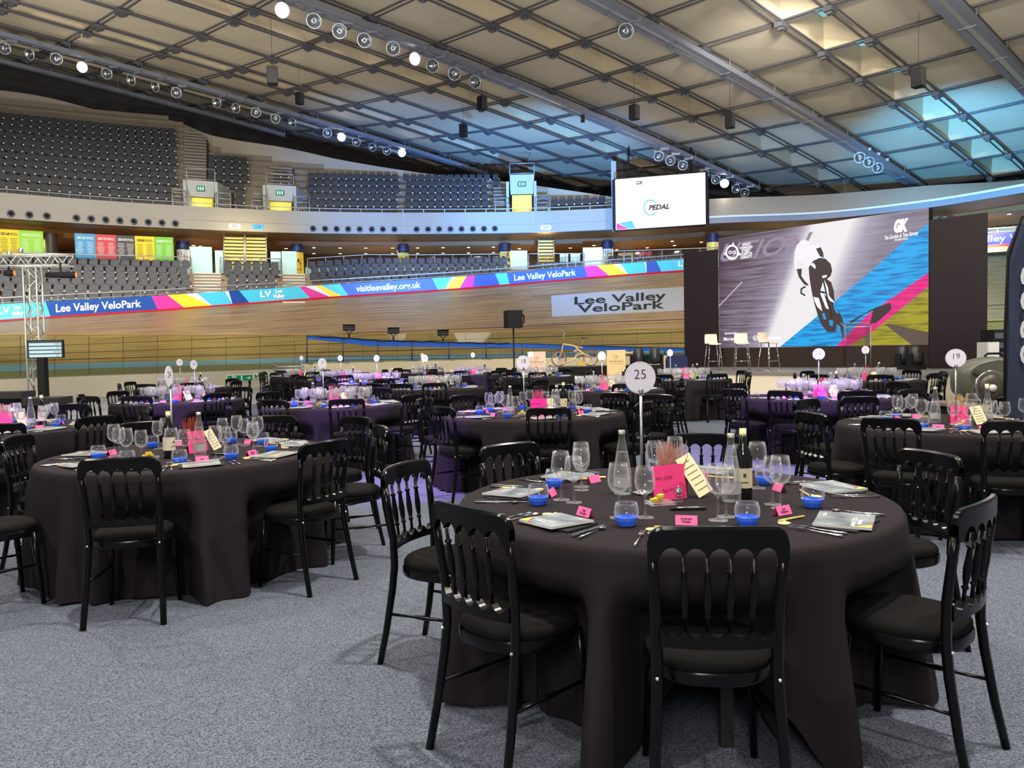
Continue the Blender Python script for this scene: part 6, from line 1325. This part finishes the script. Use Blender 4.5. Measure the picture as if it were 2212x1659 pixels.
    if tid != 23:
        o = mk_stand(tid); o.location = (sx_, sy_, TZ); o.rotation_euler = (0, 0, face); o['label'] = 'round white number disc reading %d on a thin metal stand' % tid if tid not in (24,) else 'number disc on a thin stand seen edge-on, on the left front table'; o['group'] = 'table number stands'
    cx_, cy_ = (.695, 3.50) if tid == 25 else (tx + .05 * rr.uniform(-1, 1), ty + .05 * rr.uniform(-1, 1)); 
    base_rot = atan2(-ty, -tx) + pi / 2
    centre(tid, cx_, cy_, base_rot + (.45 if tid == 25 else rr.uniform(-.4, .4)), {25: 0, 24: 1, 19: 2, 18: 3, 17: 1}.get(tid, rr.randrange(4)), '%s in a brown wooden pot in the middle of %s' % ({25: 'pink-brown heather', 24: 'rusty heather', 19: 'dry beige stalks', 18: 'pink flowers'}.get(tid, 'small dried flowers'), T_))
    if tid == 25:
        pinkcard(.675, 3.395, .42, 'bright pink handwritten envelope leaning against the heather pot on table 25', True); menucard(.835, 3.43, .35, -.38, 'cream menu card leaning right of the pink envelope on table 25', True)
    else:
        a = base_rot + rr.uniform(-.5, .5); d_ = .085
        pinkcard(cx_ + sin(a) * d_, cy_ - cos(a) * d_, a, 'pink envelope leaning on the centrepiece of %s' % T_, vnear, w_=.17 if tid in (18, 12) else .12, mt=mat('deep_pink_card', srgb(240, 30, 150), .6) if tid in (18, 12) else None)
        menucard(cx_ + sin(a + 1.3) * .17, cy_ - cos(a + 1.3) * .17, a + .5, -.15, 'cream menu card standing beside the centrepiece of %s' % T_, vnear, (.10, .15))
    bl_ = {25: [(.489, 3.556, 0), (.919, 3.337, 0), (.985, 3.39, 1)], 24: [(-2.07, 5.22, 0), (-2.24, 5.15, 1)]}.get(tid) or [(tx - .20 + rr.uniform(-.05, .05), ty + rr.uniform(-.2, .1), 0), (tx + .22 + rr.uniform(-.05, .05), ty + rr.uniform(-.15, .15), 0), (tx + .30 + rr.uniform(-.03, .03), ty + .15, 1)]
    nb = 0
    for bx, by_, k_ in bl_:
        if k_: WN((bx, by_, TZ), face + rr.uniform(-.5, .5), 'dark wine bottle with cream foil and label on %s' % T_, 'wine bottles')
        else:
            WB((bx, by_, TZ), 0, 'patterned clear water bottle on %s, %s' % (T_, 'left one' if nb == 0 else 'right one'), 'water bottles'); nb += 1
    if near:   # butter dish with mill, pens
        bx, by_ = (.612, 3.305) if tid == 25 else (tx - .12, ty - .22)
        if tid == 24: bx, by_ = -2.36, 5.13
        g = empty('butter_dish', (bx, by_, TZ), .25, 'small glass dish with yellow butter pats on %s' % T_, 'dish', 'butter dishes'); obj('dish', MB().box((0, 0, .006), (.11, .085, .010)), M_GLS, g)
        for q, (ox, oy) in enumerate(((-.025, 0), (.0, .02), (-.005, -.012))): obj('butter_pat', MB().box((ox, oy, .019 + q * .009 * (q == 2)), (.036, .022, .012), rot=.4 * q), mat('butter', srgb(235, 205, 60), .5), g)
        p_ = (bx + .085, by_ + .045, TZ); g = empty('pepper_mill', p_, 0, 'small clear and chrome pepper mill beside the butter dish on %s' % T_, 'pepper mill', 'pepper mills'); obj('body', MB().lathe([(0, 0), (.018, 0), (.019, .01), (.015, .022), (.017, .035), (.0, .035)], 14), M_GLS, g); obj('cap', MB().lathe([(.017, .035), (.019, .042), (.012, .055), (.005, .06), (.006, .066), (0, .070)], 14), mat('chrome', (.75, .75, .76), .12, metal=1), g)
    if vnear and tid in (25, 24):
        bx, by_ = (.70, 3.17) if tid == 25 else (-1.93, 5.22)
        for q in range(3):
            g = empty('ballpoint_pen', (bx + q * .004, by_ + q * .014, TZ + .006), radians(88) + q * .06, 'black and silver pen on %s, %s of three' % (T_, ['nearest', 'middle', 'farthest'][q]), 'pen', 'pens on ' + T_)
            obj('barrel', MB().tube([(0, -.07, 0), (0, .05, 0)], .005, 6), M_CUT if q % 2 else M_BLACK, g); obj('grip', MB().tube([(0, .05, 0), (0, .068, 0), (0, .078, 0)], [.0055, .005, .001], 6), M_BLACK, g)
    # settings
    sets = [radians(a) for a in SETA[tid]] if tid in SETA else [c for x, y, a, c in info]
    if tid in (19, 23, 17, 18) and len(sets) < 8:
        sets = sorted(sets)
    snames = []; su = {}
    for c in sets:
        s_ = side_word(cos(c), sin(c), vx, vy); snames.append(s_); su.setdefault(s_, []).append(c)
    for si, (c, s0) in enumerate(zip(sets, snames)):
        l3 = sorted(su[s0], key=lambda q: (tx + cos(q)) / (ty + sin(q))); ii = l3.index(c); sn = s0 + (' side' if len(l3) == 1 else ' side (%s)' % (['left', 'right'][ii] if len(l3) == 2 else ['left', 'middle', 'right', 'rightmost'][min(3, ii)]))
        def at(r_, da): return (tx + r_ * cos(c + radians(da)), ty + r_ * sin(c + radians(da)), TZ)
        rz = c + pi / 2; j = rr.uniform(-.12, .12); rb = .705
        if tid == 25 and si in (3, 4, 5): rb = .77
        if tid == 25 and si == 6: rb = .72
        b = link('programme', ME['programme'], None, at(rb, 0), rz + j + (.0 if tid != 25 else [-.25, -.2, .35, .25, .25, 0, 0][si % 7])); tag(b, 'grey square programme on a black napkin, %s of %s' % (sn, T_), 'programme', 'programmes on the tables')
        if near: link('title', ME['title'], b); link('colour_corner', ME['colour_corner'], b)
        if near: n_ = link('napkin', ME['napkin'], None, at(rb - .005, 0), rz + j); tag(n_, 'folded black napkin under the programme, %s of %s' % (sn, T_), 'napkin', 'black napkins')
        if near or ty < 12.6:
            for nmq, r_, da, dr in (('knife', .735, 13.5, .0), ('spoon', .745, 15.5, .06), ('fork', .76, -12.5, .03), ('fork', .775, -15.0, -.04)):
                o = link(nmq, ME[nmq], None, at(r_, da), c + radians(da) * .35 + pi / 2 + dr + j); tag(o, 'steel %s %s the programme, %s of %s' % (nmq + ('' if nmq != 'fork' else (' (inner)' if dr > 0 else ' (outer)')), 'right of' if da > 0 else 'left of', sn, T_), nmq, 'cutlery on the tables')
        tumbler(at(.555 + (.03 if tid == 25 else 0), 21), 'clear tumbler with blue faceted base, %s of %s' % (sn, T_), 'blue-based tumblers')
        wineglass(at(.475, 12 + rr.uniform(-3, 3)), 'wine glass next to the tumbler, inner one, %s of %s' % (sn, T_), 'wine glasses', vnear)
        wineglass(at(.43, 23 + rr.uniform(-3, 3)), 'wine glass behind the tumbler, outer one, %s of %s' % (sn, T_), 'wine glasses', vnear, .93)
        if ty > 9:
            for da, r_ in ((31, .36), (-6, .36), (3, .25)):
                q3 = at(r_, da + rr.uniform(-6, 6)); MANY.append(q3)
        if near or ty < 12.6:
            o = link('place_card', ME['place_card'], None, at(.525, 1 + rr.uniform(-3, 3)), rz + rr.uniform(-.2, .2)); tag(o, 'pink folded place card on the %s of %s' % (sn, T_), 'place card', 'pink place cards')
            if vnear: link('name_print', NM[{6: 0, 0: 1, 3: 2}.get(si, 3 + si % 5) if tid == 25 else (si + 3) % 8], o)
        if near:
            pr = at(.60, -6 if tid == 25 else -8); o = link('pencil', ME['pencil'], None, pr, rz + 1.35); tag(o, 'yellow wooden pencil at the setting on the %s of %s' % (sn, T_), 'pencil', 'yellow pencils')
            q_ = at(.625, -13); o = link('wooden_tag', ME['wooden_tag'], None, q_, rz); tag(o, 'oval wooden tag tied to a pencil, %s of %s' % (sn, T_), 'tag', 'wooden tags'); link('string', ME['string'], o, (.02, .01, .006))
    if tid == 25:
        g = empty('round_table', (tx, ty, 0), 0, 'round folding table hidden under the cloth of table 25, one leg showing', 'table'); obj('tabletop', MB().lathe([(0, .725), (TR - .015, .725), (TR - .015, .748), (0, .748)], 64), mat('table_ply', srgb(120, 95, 65), .7), g)
        for lx, ly in ((.05, -.70), (-.45, -.5), (.45, .5), (-.05, .70)): obj('leg', MB().box((lx, ly, .366), (.045, .03, .72)), mat('leg_grey', srgb(38, 36, 34), .5), g)

mg = MB(); one = MB().lathe(WGF, 9)
for q in MANY: mg.add([(v[0] + q[0], v[1] + q[1], v[2] + q[2]) for v in one.v], one.f, 0, True)
tag(obj('wine_glasses', mg, M_GLF), 'remaining crowd of wine glasses massed in the middle of the far round tables', 'wine glasses', None, 'stuff')
